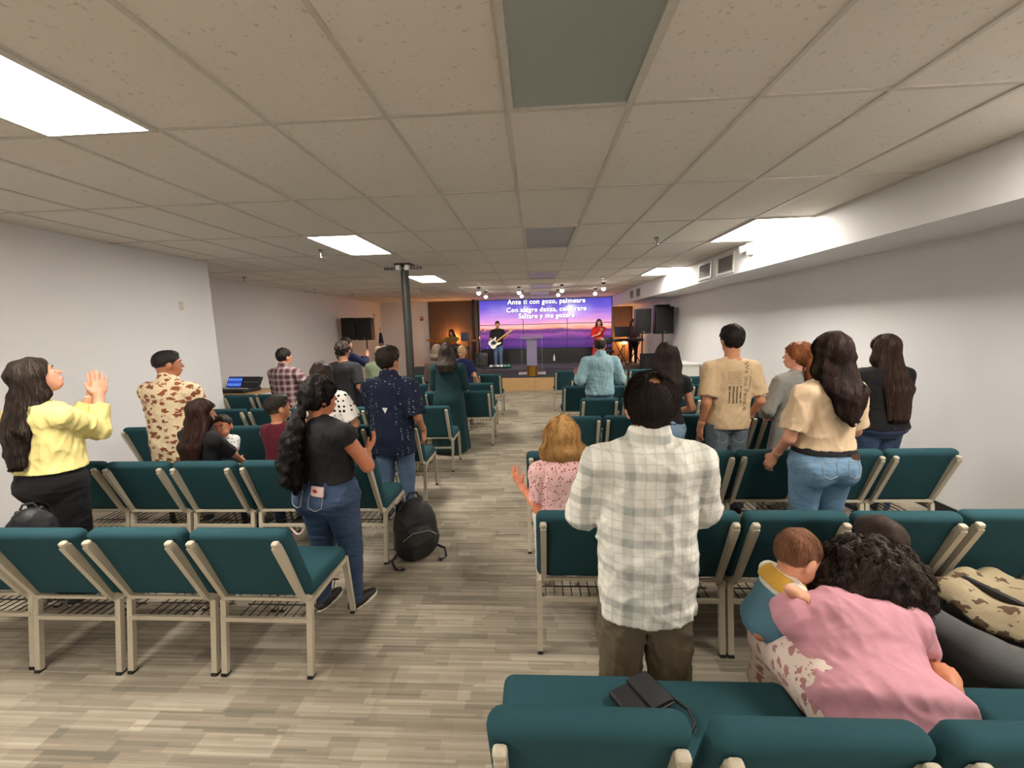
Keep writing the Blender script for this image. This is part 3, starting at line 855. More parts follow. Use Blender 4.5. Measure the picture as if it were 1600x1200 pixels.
    o = link('hair', np_mesh('hair', [surfnet(F, hres)], mat), root)
    # loose strands lying on the hair, for figures near the lens
    ns = hr.get('strands', 0)
    if ns:
        lo, hi = F.bounds(0); r = np.random.RandomState(seed+1)
        V = np.array([v.co[:] for v in o.data.vertices]); N = np.array([v.normal[:] for v in o.data.vertices])
        idx = r.randint(0, len(V), ns); P = V[idx]+N[idx]*.0015; nst = hr.get('steps', 12); stp = hr.get('step', .011)
        paths = [P]
        dirs = np.tile(V3(0, 0, -1.0), (ns, 1))+r.normal(size=(ns, 3))*.12
        if st in ('short', 'balding', 'fade'):
            q = (P-C)@Rh/hs; cr = np.array((0, -.06, .09)); dirs = ((q-cr)+r.normal(size=q.shape)*.02)@Rh.T; dirs /= np.linalg.norm(dirs, axis=1)[:, None]
        eps = 2e-3
        for k in range(nst):
            g = np.stack([F(P+np.eye(3)[i]*eps)-F(P-np.eye(3)[i]*eps) for i in range(3)], 1); g /= np.linalg.norm(g, axis=1)[:, None]+1e-9
            d = dirs-g*(dirs*g).sum(1)[:, None]; d /= np.linalg.norm(d, axis=1)[:, None]+1e-9
            cw = hr.get('curlstr', 0)
            if cw: d = d+cw*np.stack([np.sin(k*1.3+idx), np.cos(k*1.1+idx*1.7), np.sin(k*.9+idx*.3)], 1); d /= np.linalg.norm(d, axis=1)[:, None]
            P = P+d*stp; P = P-g*(F(P)-(.0015+.004*(k/nst)*r.uniform(0, 1, ns)))[:, None]; paths.append(P)
        PP = np.stack(paths, 1); n1 = nst+1
        side = unit(V3(1, .3, 0)); wd = hr.get('sw', .0011)
        t = np.gradient(PP, axis=1); sd = np.cross(t, V3(0, 1, .2)); sd /= np.linalg.norm(sd, axis=2)[:, :, None]+1e-9
        wv = wd*np.linspace(1, .35, n1)[None, :, None]
        Lf = (PP-sd*wv).reshape(-1, 3); Rg = (PP+sd*wv).reshape(-1, 3); Vv = np.concatenate([Lf, Rg]); nn = ns*n1
        base = (np.arange(ns)[:, None]*n1+np.arange(nst)[None, :]).ravel()
        Q = np.stack([base, base+1, base+1+nn, base+nn], 1)
        so = link('hair_strands', np_mesh('hair_strands', [(Vv, Q)], mat), root); so['kind'] = 'stuff'
    return o
def top_px(u, v, y, **k):
    """head-top pixel at depth y -> x, height"""
    p = at_y(u, v, y); return p[0], p[2]
# ------------------------------------------------------------------ cloth materials
def cloth(name, c, rough=.85, bump=.25, bs=600, var=.10, nscale=12):
    if name in MATS: return MATS[name]
    a = NT(name); v = a.coord(); n = a.noise(v, bs, 2); n2 = a.noise(v, nscale, 3); cl = L(c)
    lo = tuple(k*(1-var) for k in cl[:3])+(1,); hi = tuple(min(1, k*(1+var)) for k in cl[:3])+(1,)
    a.col(a.mix(n2, lo, hi)); a.setp(Roughness=rough); a.b.inputs['Specular IOR Level'].default_value = .25
    a.b.inputs['Sheen Weight'].default_value = .03
    w = a.noise(a.coord(scale=(1, 1, .45)), 26, 3)
    a.bump(a.math('ADD', a.math('MULTIPLY', n, .12), a.math('MULTIPLY', w, .9)), bump, .02); MATS[name] = a.m; return a.m
def denim(name, c, c2):
    a = NT(name); v = a.coord(); n = a.noise(v, 7, 3); f = a.noise(a.coord(scale=(500, 500, 90)), 1, 2)
    a.col(a.mix(a.math('MULTIPLY_ADD', f, .35, a.math('MULTIPLY', n, .6)), L(c), L(c2))); a.setp(Roughness=.8)
    w = a.noise(a.coord(scale=(1, 1, 2.2)), 20, 3); a.bump(a.math('ADD', a.math('MULTIPLY', f, .1), w), .35, .02); return a.m
def plaid(name, base, c1, c2, px, pz, w=.32, tw=.05, rough=.8, off=0.0):
    """woven check: wide bands of c1 and thin lines of c2 across x and z"""
    a = NT(name); v = a.coord(); sp = a.n('ShaderNodeSeparateXYZ')
    dn = a.n('ShaderNodeVectorMath', operation='ADD'); wob = a.n('ShaderNodeTexNoise'); wob.inputs['Scale'].default_value = 6; a.l(v, wob.inputs['Vector'])
    sc = a.n('ShaderNodeVectorMath', operation='SCALE'); sc.inputs['Scale'].default_value = .02; a.l(wob.outputs['Color'], sc.inputs[0])
    a.l(v, dn.inputs[0]); a.l(sc.outputs[0], dn.inputs[1]); a.l(dn.outputs[0], sp.inputs[0])
    def band(o, p, c0, ww):
        fr = a.math('FRACT', a.math('ADD', a.math('DIVIDE', o, p), 50.13+c0)); d = a.math('ABSOLUTE', a.math('SUBTRACT', fr, .5))
        mr = a.n('ShaderNodeMapRange'); mr.interpolation_type = 'SMOOTHSTEP'; mr.inputs['From Min'].default_value = ww/2+.035; mr.inputs['From Max'].default_value = ww/2-.035; a.l(d, mr.inputs['Value']); return mr.outputs[0]
    X, Z = sp.outputs[0], sp.outputs[2]
    wide = a.math('MULTIPLY', a.math('ADD', band(X, px, off, w), band(Z, pz, .2, w)), .5)
    thin = a.math('MAXIMUM', a.math('MAXIMUM', band(X, px, off+.36, tw), band(Z, pz, .56, tw)), a.math('MAXIMUM', band(X, px, off+.62, tw), band(Z, pz, .84, tw)))
    fz = a.noise(v, 240, 2)
    c = a.mix(wide, L(base), L(c1)); c = a.mix(a.math('MULTIPLY', thin, .55), c, L(c2)); c = a.mix(a.math('MULTIPLY', fz, .12), c, L(base))
    a.col(c); a.setp(Roughness=rough); a.b.inputs['Specular IOR Level'].default_value = .2
    wv = a.noise(a.coord(scale=(1, 1, .5)), 22, 3); a.bump(a.math('ADD', a.math('MULTIPLY', fz, .1), wv), .45, .025); return a.m
def printed(name, base, c1, scale, r, elong=(1, 1, 1), rnd=.8, soft=False, c2=None):
    """scattered motifs on a plain cloth"""
    a = NT(name); v = a.coord(scale=elong); vo = a.n('ShaderNodeTexVoronoi'); vo.inputs['Scale'].default_value = scale; vo.inputs['Randomness'].default_value = rnd
    if soft:
        dv = a.n('ShaderNodeVectorMath', operation='ADD'); nz = a.n('ShaderNodeTexNoise'); nz.inputs['Scale'].default_value = scale*2.5; a.l(v, nz.inputs['Vector'])
        s2 = a.n('ShaderNodeVectorMath', operation='SCALE'); s2.inputs['Scale'].default_value = 1.0/scale; a.l(nz.outputs['Color'], s2.inputs[0]); a.l(v, dv.inputs[0]); a.l(s2.outputs[0], dv.inputs[1]); a.l(dv.outputs[0], vo.inputs['Vector'])
    else: a.l(v, vo.inputs['Vector'])
    m = a.math('LESS_THAN', vo.outputs['Distance'], r)
    cc = L(c1) if c2 is None else a.mix(a.noise(a.coord(), 9, 1), L(c1), L(c2))
    a.col(a.mix(m, L(base), cc)); a.setp(Roughness=.85); a.b.inputs['Specular IOR Level'].default_value = .2
    wv = a.noise(a.coord(scale=(1, 1, .5)), 24, 3); a.bump(wv, .4, .022); return a.m
J_DARK = denim('dark denim', (24, 38, 62), (52, 76, 108)); J_MID = denim('mid denim', (46, 66, 92), (88, 112, 140)); J_LIGHT = denim('light denim', (88, 116, 142), (140, 166, 186))
BLK = cloth('black cloth', (26, 25, 27)); BLKP = cloth('black trousers', (20, 20, 22)); CREAM = cloth('pale yellow jacket', (232, 216, 142), bump=.35)
KHAKI = cloth('olive khaki', (98, 88, 70), bump=.4); GREY = cloth('grey dress cloth', (136, 134, 128), bump=.35); TAN = cloth('tan cotton', (200, 174, 138), bump=.35)
TANW = cloth('sand knit', (204, 178, 146), bump=.3); PINK = cloth('pink knit', (198, 142, 154), bump=.25, bs=900); TEALD = cloth('dark teal dress', (16, 46, 50), bump=.35)
NAVY = cloth('navy cloth', (26, 32, 70)); MAROON = cloth('maroon cotton', (84, 22, 36)); SAGE = cloth('sage shirt', (126, 138, 108)); RED = cloth('red dress', (190, 34, 36)); OLIVE = cloth('olive shirt', (128, 110, 66))
SK1, SK2, SK3 = (206, 152, 120), (184, 130, 98), (222, 172, 142)
BK, BK2 = (20, 15, 13), (62, 48, 40)

# row by row, from the nearest; x and height come from the head-top pixel and the depth of the row gap the figure stands in
x, H = top_px(1015, 587, 1.66)
plaidman = person('man in light grey plaid shirt and olive trousers with thinning crown', x, 1.66, H, .02, 'm', 1.07, arms=(dict(base='front', w=(.05, .15, .62)), dict(base='front', w=(.05, .15, .62))),
    head=(0, -.12, 0), headk=1.14, res=.0075, skin_c=SK2, hair=dict(style='balding', c=(18, 13, 11), c2=(56, 40, 32), th=.018, clip=-.058, hole=(0, -.070, .092), hr=(.028, .036, .032), strands=3400, steps=9, step=.009, sw=.0014),
    top=dict(mat=plaid('light plaid', (228, 226, 216), (158, 161, 154), (140, 143, 136), .150, .135, .26, .012), sleeve=1.02, hem=.375, straight=1.02, flare=-.02, infl=.018, loose=1.15, collar=1, fold=.0060),
    bottom=dict(mat=KHAKI, boot=1.25, infl=.018, fold=.006), feet=((-.11, 0), (.12, 0)), shoes=(50, 44, 38))
x, H = top_px(880, 678, 2.36)
h_b = 1.40
blonde = person('blonde woman in pink floral top seated and raising one hand', x, 2.36, h_b, .05, 'f', 1.12, seat=.47, lean=(.10, 0), head=(.1, -.05, 0), headk=1.12,
    arms=(dict(abs=1, w=(-.25, .20, .80), pole=(-.3, -.5, -1), d=(-.45, .1, .8), n=(.6, .7, 0), curl=.3, spread=.3), 'lap'), res=.008, skin_c=(228, 150, 118),
    hair=dict(style='bob', c=(156, 106, 52), c2=(240, 200, 136), th=.024, len=.165, w=.095, wavy=.006, sx=1.2, clip=-.05, strands=1600, steps=13, step=.013, sw=.0016, curlstr=.25),
    top=dict(mat=printed('pink floral', (232, 190, 188), (150, 70, 84), 62, .30, soft=True), sleeve=.72, hem=.47, infl=.014, fold=.004), bottom=dict(mat=cloth('white trousers', (214, 210, 204))), shoes=(190, 180, 170))

# pink knit, curly hair, leaning over with the baby
PX, PY = 1.06, 1.20
pink = person('woman in pink knit top with dark curly hair, seated and bent over a baby', PX, PY, 1.52, 0, 'f', 1.27, seat=.49, lean=(.98, .02), twist=-.10, tzs=.60, head=(-.5, -.55, .15), headpos=(.20, .33, .81), headk=1.12, res=.0075,
    arms=(dict(abs=1, w=(-.20, .32, .60), pole=(-1, -.2, .25), d=(.6, .5, .1), n=(0, 1, .2), curl=.5), dict(abs=1, w=(.275, .08, .60), pole=(.6, -.2, -1), d=(.45, .9, .2), n=(0, 0, -1), curl=.45)), skin_c=(190, 126, 92),
    hair=dict(style='curly', c=(22, 16, 13), c2=(74, 58, 48), r=(.165, .16, .145), clip=-.10, lobes=[((-.07, -.06, -.07), (.11, .1, .1)), ((.06, -.04, -.10), (.09, .1, .09))], strands=2600, steps=14, step=.008, sw=.0015, curlstr=.9),
    top=dict(mat=PINK, sleeve=1.15, hem=.40, infl=.018, fold=.0055, name='knit_top'),
    bottom=dict(kind='skirt', hem=.15, mat=printed('floral skirt', (226, 208, 196), (140, 84, 92), 20, .36, soft=True, c2=(206, 160, 150)), infl=.02), knees=((-.08, .42, .50), (.18, .42, .50)), feet=((-.08, .46), (.18, .46)), shoes=(60, 50, 48))
baby = person('baby in blue dungarees and mustard bib resting an arm on a pink shoulder', .89, 1.56, .78, -1.40, 'c', 1.0, base_z=.585, seat=0.0, lean=(.42, .05), head=(.15, -.55, 0), headk=1.26, res=.006, skin_c=(222, 164, 132),
    arms=(dict(base='lap'), dict(abs=1, w=tuple(RZ(1.40)@(at_y(1232, 920, 1.30)-V3(.89, 1.56, .585))), pole=tuple(RZ(1.40)@V3(-1, -.5, .15)), d=tuple(RZ(1.40)@V3(.9, -.15, -.3)), n=tuple(RZ(1.40)@V3(.1, .5, -1)), curl=.35)), knees=((-.06, .16, .07), (.06, .16, .05)), feet=((-.05, .22), (.06, .20)), shoes=None,
    hair=dict(style='balding', c=(92, 60, 43), c2=(166, 118, 88), th=.003, clip=-.014, hole=(0, .02, .12), hr=(.03, .04, .03), rough=.6, groove=.0012, strands=700, steps=6, step=.006, sw=.0006),
    top=dict(mat=cloth('white baby shirt', (230, 226, 216)), sleeve=.55, hem=.50, infl=.012, fold=.002), bottom=dict(mat=cloth('baby blue dungarees', (88, 128, 146)), tuck=1, waist=.66, infl=.026, fold=.002, ankle=-1))
F_ = Field(); F_.add(loft(baby['O'], baby['Rt'], .78, np.array(TORSO['c'])*.78, .024, zlo=.685*.78, zhi=.765*.78))
link('bib', np_mesh('bib', [surfnet(F_, .006)], cloth('mustard bib', (214, 168, 70))), baby['root'])
tod = person('small dark-haired child standing in front of the woman in pink', 1.42, 1.72, .97, .2, 'c', 1.05, res=.009, skin_c=SK2, hair=dict(style='long', c=BK, c2=(80, 58, 46), len=.22, w=.08, th=.016), arms=('front', 'front'),
    top=dict(mat=cloth('dark child top', (60, 58, 62)), sleeve=.7, hem=.42), bottom=dict(mat=J_DARK))

x, H = top_px(48, 570, 2.52)
yel = person('woman in pale yellow jacket clasping raised hands with head tilted back', x+.02, 2.52, H+.03, -.12, 'f', 1.16, head=(-.35, .42, 0), headk=1.07, handk=1.15, res=.008, skin_c=(222, 164, 136), bust=1.0,
    arms=(dict(base='clap', w=(.000, .175, .835), pole=(.15, -.1, -1), d=(.1, .30, 1), n=(.9, -.2, 0)), dict(base='clap', w=(.045, .170, .83), pole=(.15, -.1, -1), d=(-.1, .25, 1), n=(-.9, .3, 0))),
    hair=dict(style='long', c=(28, 22, 20), c2=(92, 78, 68), len=.345, w=.070, th=.016, wavy=.003, ew=.95, tip=.7, strands=1500, steps=22, step=.02),
    top=dict(mat=CREAM, sleeve=1.72, hem=.565, infl=.018, straight=.96, loose=.8, fold=.0065, name='jacket'), bottom=dict(mat=BLKP, butt=1.0, infl=.008), shoes=(30, 30, 30))
MB().tube([yel['A'][-1]['W']+unit(yel['A'][-1]['W']-yel['A'][-1]['E'])*-.01+RZ(a)@V3(.030, 0, 0) for a in np.linspace(0, 6.28, 17)], .006, 6).build('wrist_watch', M('white strap', (226, 222, 214), .5), yel['root'], True)
x, H = top_px(502, 597, 2.47)
btw = person('woman in black sleeveless top and blue jeans with long wavy black ponytail', x-.02, 2.47, H+.02, -.32, 'f', 1.36, head=(-.30, 0, 0), headk=1.12, res=.008, skin_c=(186, 120, 86), bust=1.0, feet=((-.08, -.02), (.13, .05)),
    arms=(dict(base='clap', w=(.00, .16, .66), d=(.5, .5, .6), n=(1, 0, .3)), dict(base='clap', w=(.07, .17, .655), d=(.2, .6, .6), n=(-.8, 0, .5), curl=.35, spread=.35)),
    hair=dict(style='pony', c=(14, 12, 12), c2=(58, 52, 50), th=.018, clip=-.05, base=(-.01, -.10, -.055), path=[(-.01, -.175, 1.27), (-.035, -.20, 1.17), (-.05, -.205, 1.05), (-.05, -.205, .95), (-.03, -.20, .88)], rad=[.030, .034, .058, .068, .060, .02], wavy=.007,
              strands=1800, steps=16, step=.018, curlstr=.35, tie=M('pearl scrunchie', (222, 214, 196), .5)),
    top=dict(mat=BLK, sleeve=.22, hem=.585, infl=.014, loose=1.2, fold=.004, name='top'), bottom=dict(mat=J_DARK, butt=1.05, boot=.92, infl=.008, fold=.004, waist=.60), shoes=(34, 26, 24), sole=(226, 220, 206))
x, H = top_px(260, 549, 3.60)
per = person('man in cream short-sleeved shirt with brown island print', x, 3.60, H, -.12, 'm', 1.26, head=(-.5, 0, 0), arms=('front', 'front'), res=.009, skin_c=(176, 118, 88), headk=1.05,
    hair=dict(style='fade', c=(22, 18, 16), th=.008, clip=.0, cf=(50, 38, 32), groove=.001), top=dict(mat=printed('island print', (226, 206, 170), (124, 80, 54), 13, .40, (1, 1, 1.6), soft=True, c2=(150, 84, 60)), sleeve=.95, hem=.40, straight=1.0, infl=.018, loose=1.3, collar=1, fold=.005), bottom=dict(mat=BLKP))
x, H = top_px(306, 632, 3.20)
mom = person('seated woman in black top with long brown-black hair cradling a toddler', x-.03, 3.18, 1.42, -.25, 'f', 1.15, seat=.48, lean=(.08, .10), head=(-.5, -.15, -.12), headk=1.08, res=.009, skin_c=SK1,
    arms=(dict(base='lap'), dict(base='lap', w=(.06, .24, .56), pole=(1, -.6, -.2), d=(-.9, .3, .2), n=(0, 1, 0))),
    hair=dict(style='long', c=(22, 15, 13), c2=(84, 54, 42), len=.34, w=.085, th=.016, ew=1.15, wavy=.002, strands=700, steps=16, step=.02, sw=.0016), top=dict(mat=BLK, sleeve=.85, hem=.47, infl=.014), bottom=dict(mat=J_DARK))
x, H = top_px(340, 643, 3.42)
tod2 = person('toddler in white patterned shirt held in the arms of a seated woman', x+.03, 3.42, .80, -2.75, 'c', 1.0, base_z=H-.80*.60, seat=0.0, head=(-.1, 0, .1), headk=1.0, res=.008, skin_c=(206, 142, 112), arms=('lap', 'lap'),
    hair=dict(style='short', c=BK, c2=BK2, th=.010, clip=-.02), top=dict(mat=printed('white patterned', (226, 226, 224), (120, 130, 140), 40, .25), sleeve=.7, hem=.47), bottom=dict(mat=J_MID, ankle=-1), knees=((-.06, .18, .05), (.06, .18, .05)), feet=((-.06, .24), (.06, .24)), shoes=None)
x, H = top_px(437, 618, 3.62)
boy = person('boy in maroon T-shirt with short faded haircut', x-.03, 3.62, H, -.15, 'c', 1.12, tzs=1.10, head=(-.4, 0, 0), headk=1.10, res=.009, skin_c=(190, 132, 98), arms=('front', dict(base='clap', w=(.06, .17, .66), d=(0, .1, 1), n=(-.6, .6, 0))),
    hair=dict(style='fade', c=(26, 20, 17), th=.012, cf=(64, 48, 36), clip=.01), top=dict(mat=MAROON, sleeve=.75, hem=.42, straight=.98), bottom=dict(mat=J_DARK))
x, H = top_px(508, 567, 3.68)
per = person('woman in white blouse with black polka dots and brown-black hair', x-.03, 3.68, H, -.1, 'f', 1.22, headk=1.06, res=.009, skin_c=SK1, arms=(dict(base='front', w=(.1, .12, .55)), dict(base='front', w=(.1, .12, .55))),
    hair=dict(style='long', c=(24, 17, 15), c2=(78, 56, 46), len=.20, w=.085, th=.018, wavy=.003), top=dict(mat=printed('polka dots', (236, 230, 222), (26, 24, 26), 22, .30, rnd=.2), sleeve=.78, hem=.50, infl=.018, loose=1.6), bottom=dict(mat=J_DARK))
x, H = top_px(606, 543, 3.73)
nav = person('man in navy short-sleeved shirt with small white motifs and blue jeans', x, 3.73, H, -.10, 'm', 1.08, head=(-.35, .02, 0), headk=1.08, res=.009, skin_c=SK2, feet=((-.12, 0), (.10, .03)), arms=(dict(base='front', w=(.09, .13, .50)), dict(base='hang', w=(.150, .075, .515), pole=(.35, -1, 0))),
    hair=dict(style='short', c=(18, 14, 12), c2=(60, 46, 38), th=.020, clip=-.03, crown=1, strands=500, steps=6, step=.01), top=dict(mat=printed('navy motif', (24, 30, 50), (176, 180, 188), 23, .155, (1, 1, 1.9), rnd=.3), sleeve=.92, hem=.40, straight=.98, infl=.018, loose=1.4, collar=1, fold=.005), bottom=dict(mat=J_MID, boot=1.05), shoes=(52, 40, 36))
x, H = top_px(443, 545, 5.72)
per = person('man in maroon and white plaid shirt with dark hair', x, 5.72, H, -.1, 'm', 1.08, head=(-.3, 0, 0), headk=1.08, res=.011, skin_c=SK1, arms=('front', dict(base='front', w=(.14, .10, .60))), hair=dict(style='short', c=BK, th=.016),
    top=dict(mat=plaid('maroon plaid', (182, 160, 160), (66, 22, 32), (56, 20, 26), .085, .085, .58, .05), sleeve=1.2, hem=.44, straight=1.0, infl=.018, collar=1), bottom=dict(mat=BLKP))
x, H = top_px(536, 535, 5.76)
per = person('young man in plain black T-shirt with short dark curls', x, 5.76, H, -.15, 'm', 1.06, headk=1.05, res=.011, skin_c=SK2, arms=('hang', dict(base='hang', w=(.155, .05, .52))), hair=dict(style='curly', c=BK, c2=BK2, r=(.092, .112, .108), clip=-.03), top=dict(mat=cloth('charcoal T-shirt', (34, 34, 36)), sleeve=.85, hem=.44, straight=.98, infl=.016), bottom=dict(mat=BLKP))
x, H = top_px(541, 528, 7.92)
per = person('man in navy long-sleeved top clapping by the loudspeakers', x, 7.92, H, -.55, 'm', 1.1, head=(-.2, 0, 0), headk=1.06, res=.013, skin_c=SK1, arms=(dict(base='clap', w=(.0, .24, .76)), dict(base='clap', w=(.03, .24, .76))), hair=dict(style='short', c=BK, th=.014), top=dict(mat=NAVY, sleeve=1.85, hem=.46, straight=.95), bottom=dict(mat=BLKP))
x, H = top_px(592, 543, 6.88)
per = person('older man in sage green shirt with short grey hair', x, 6.88, H+.02, 0, 'm', 1.05, headk=1.05, res=.012, skin_c=SK3, arms=('front', 'front'), hair=dict(style='balding', c=(110, 92, 74), c2=(170, 156, 138), th=.008, hole=(0, -.03, .1), hr=(.05, .06, .04)), top=dict(mat=SAGE, sleeve=1.2, hem=.45, straight=1.0, collar=1), bottom=dict(mat=KHAKI))
x, H = top_px(698, 538, 5.90)
per = person('woman in long dark teal dress with dark shoulder-length hair', x, 5.90, H, -.05, 'f', 1.22, headk=1.10, res=.011, skin_c=SK2, arms=('front', 'front'), hair=dict(style='long', c=(26, 20, 17), c2=(64, 52, 42), len=.19, w=.085, th=.018),
    top=dict(mat=TEALD, sleeve=1.8, hem=.52, infl=.02, straight=.95, loose=1.4, name='dress_bodice'), bottom=dict(kind='skirt', hem=.03, mat=TEALD, w=.165, dp=.13, waist=.62, infl=.022, tuck=1))
x, H = top_px(685, 540, 6.72)
per = person('woman with greying brown hair standing just beyond the dark teal dress', x-.06, 6.88, H, 0, 'f', 1.1, headk=1.05, res=.013, skin_c=SK2, arms=('front', 'front'), hair=dict(style='bob', c=(86, 70, 56), c2=(150, 132, 112), len=.13, w=.08, th=.016), top=dict(mat=cloth('muted brown top', (80, 66, 60)), sleeve=1.2, hem=.46), bottom=dict(mat=BLKP))
x, H = top_px(722, 541, 7.80)
per = person('woman in navy short-sleeved dress with blonde hair', x, 7.80, H, -.1, 'f', 1.18, headk=1.06, res=.012, skin_c=(220, 160, 130), arms=('front', dict(base='hang', w=(.17, .06, .52))), hair=dict(style='bun', c=(140, 100, 62), c2=(222, 190, 140), th=.012, base=(.0, -.09, -.07)),
    top=dict(mat=NAVY, sleeve=.7, hem=.5, infl=.016, loose=1.3, name='dress_bodice'), bottom=dict(kind='skirt', hem=.25, mat=NAVY, w=.14, dp=.12, waist=.60, infl=.02, tuck=1))

# ---- block along the soffit wall
x, H = top_px(937, 527, 6.12)
per = person('man in pale blue long-sleeved shirt and jeans with bald crown', x, 6.12, H, 0, 'm', 1.14, headk=1.08, res=.010, skin_c=(150, 100, 74), arms=(dict(base='clap', w=(.185, .10, .635), pole=(.3, -.6, -1), d=(.3, .4, .9), n=(-.3, .9, 0)), dict(base='front', w=(.12, .14, .60), pole=(.6, -.4, -.8))),
    hair=dict(style='balding', c=(24, 18, 15), th=.007, clip=-.05, hole=(0, -.02, .09), hr=(.066, .085, .052)), top=dict(mat=cloth('pale blue shirt', (132, 164, 172), bump=.5, var=.22, nscale=24), sleeve=1.8, hem=.49, straight=.98, infl=.018, loose=1.3, collar=1, fold=.006), bottom=dict(mat=J_MID))
x, H = top_px(1041, 537, 3.86)
per = person('woman in black cap-sleeved top and light jeans with straight dark hair', x, 3.86, H, .05, 'f', 1.04, headk=1.06, res=.009, skin_c=SK1, arms=('front', dict(base='front', w=(.07, .12, .57))), hair=dict(style='long', c=(26, 19, 17), c2=(70, 52, 44), len=.26, w=.085, th=.018, ew=1.1, strands=500, steps=16, step=.018),
    top=dict(mat=BLK, sleeve=.3, hem=.55, infl=.013), bottom=dict(mat=J_LIGHT, butt=1.0))
x, H = top_px(1143, 510, 3.88)
tanman = person('young man in tan T-shirt printed with a dark striped flag', x, 3.88, H, .08, 'm', .96, headk=1.02, res=.008, skin_c=(196, 138, 104), arms=('hang', dict(base='hang', w=(.150, .06, .50))), hair=dict(style='short', c=(16, 13, 12), c2=(52, 42, 36), th=.020, clip=-.025, crown=1, strands=700, steps=7, step=.010),
    top=dict(mat=TAN, sleeve=.80, hem=.475, straight=.98, infl=.016, loose=1.25, fold=.0045), bottom=dict(mat=denim('grey denim', (44, 54, 64), (112, 124, 132)), boot=1.1))
x, H = top_px(1247, 537, 3.98)
per = person('red-haired woman in long grey dress with low ponytail', x, 3.98, H, .25, 'f', 1.12, head=(.45, .1, 0), headk=1.12, res=.009, skin_c=(230, 170, 146), arms=(dict(base='front', w=(.08, .12, .54)), 'front'),
    hair=dict(style='pony', c=(96, 50, 26), c2=(176, 112, 68), th=.022, base=(.0, -.105, -.05), path=[(.01, -.155, 1.34), (.01, -.16, 1.22), (0, -.15, 1.14)], rad=[.04, .046, .034, .014], wavy=.005, strands=500, steps=10, step=.014), top=dict(mat=GREY, sleeve=1.85, hem=.55, infl=.018, loose=1.3, straight=.9, fold=.005, name='dress_bodice'),
    bottom=dict(kind='skirt', hem=.04, mat=GREY, w=.15, dp=.12, waist=.63, infl=.018, tuck=1, pleat=.012))
x, H = top_px(1299, 523, 2.74)
tanw = person('woman in sand-coloured tee and tight light blue jeans with dark wavy hair', x, 2.74, H, .12, 'f', 1.10, head=(.0, 0, 0), headk=1.10, res=.0075, skin_c=(206, 150, 122), feet=((-.1, 0), (.09, .02)), arms=(dict(base='hang', w=(.115, .10, .515), pole=(.5, -1, 0), d=(.2, .5, -1)), dict(base='front', w=(.06, .13, .56))),
    hair=dict(style='long', c=(22, 15, 13), c2=(70, 46, 38), len=.255, w=.082, th=.018, ew=1.0, tip=.8, side=.015, wavy=.003, strands=1300, steps=18, step=.017, taper=.05, curlstr=.12),
    top=dict(mat=TANW, sleeve=.80, hem=.575, infl=.015, straight=.92, loose=1.0, fold=.005), bottom=dict(mat=denim('sky denim', (74, 106, 136), (120, 152, 178)), butt=1.16, infl=.008, boot=.92, fold=.004, waist=.565, tuck=1))
F_ = Field(); pr_ = np.array(TORSO['f'])*H; pr_[:, 1] *= 1.10; pr_[:, 2] *= 1.115
F_.add(loft(tanw['O'], tanw['Rt'], H, pr_, .019, zlo=.558*H, zhi=.585*H))
link('belt', np_mesh('belt', [surfnet(F_, .008)], BLK), tanw['root'])
MB().box((.085*1.10, -.135, .553*H), (.075, .008, .035)).build('leather_patch', M('brown leather patch', (84, 50, 38), .6), tanw['root'])
x, H = top_px(1383, 525, 3.86)
per = person('woman in black with very long straight brown-black hair', x, 3.86, H, .1, 'f', 1.28, headk=1.06, res=.009, skin_c=SK1, arms=('front', 'front'), hair=dict(style='long', c=(26, 18, 15), c2=(92, 66, 52), len=.385, w=.085, th=.018, ew=1.1, tip=.85, strands=900, steps=20, step=.024, sw=.0016, side=.015),
    top=dict(mat=BLK, sleeve=1.5, hem=.50, infl=.02, straight=.98, loose=1.4), bottom=dict(mat=J_DARK))
# ------------------------------------------------------------------ stage, video wall and band
BLKM = M('black metal', (22, 22, 24), .4, .3); BLKPL = M('black plastic', (20, 20, 22), .45); CHROME = M('chrome', (190, 190, 192), .2, 1.0); WHT = M('white plastic', (216, 214, 208), .4)
XST = -3.75
stage = thing('stage', 'low stage with dark grey carpet deck and pale wood front below the lectern', 'stage', (0, STY, 0))
MB().box(((XST+XR)/2, (YF-STY)/2+.01, STZ-.03), (XR-XST-.02, YF-STY-.06, .06)).box(((XST+XR)/2, (YF-STY)/2+.05, (STZ-.06)/2), (XR-XST-.04, YF-STY-.14, STZ-.06)).build('deck', M('grey stage carpet', (62, 64, 72), .95, bump=.3, bscale=400), stage)
def oak():
    a = NT('pale oak'); n = a.noise(a.coord(scale=(1.5, 1, 22)), 3.0, 4); a.col(a.mix(n, L((176, 138, 90)), L((208, 172, 122)))); a.setp(Roughness=.45); return a.m
OAK = oak(); nfp = 6; fw = (XR-XST-.02)/nfp
fp = MB().box((0, 0, 0), (fw-.006, .02, STZ-.05)).mesh('fascia_panel', OAK)
for k in range(nfp): link('fascia_panel', fp, stage, (XST+.01+fw*(k+.5), -.0, (STZ-.05)/2+.002))
def slat_mat():
    a = NT('walnut slat'); n = a.noise(a.coord(scale=(14, 14, 1.0)), 2.0, 4); n2 = a.noise(a.coord(scale=(9, 1, .01)), 1.0, 1); a.col(a.mix(a.math('MULTIPLY', a.math('ADD', n, n2), .5), L((76, 58, 44)), L((128, 98, 74)))); a.setp(Roughness=.5); return a.m
SLAT = slat_mat()
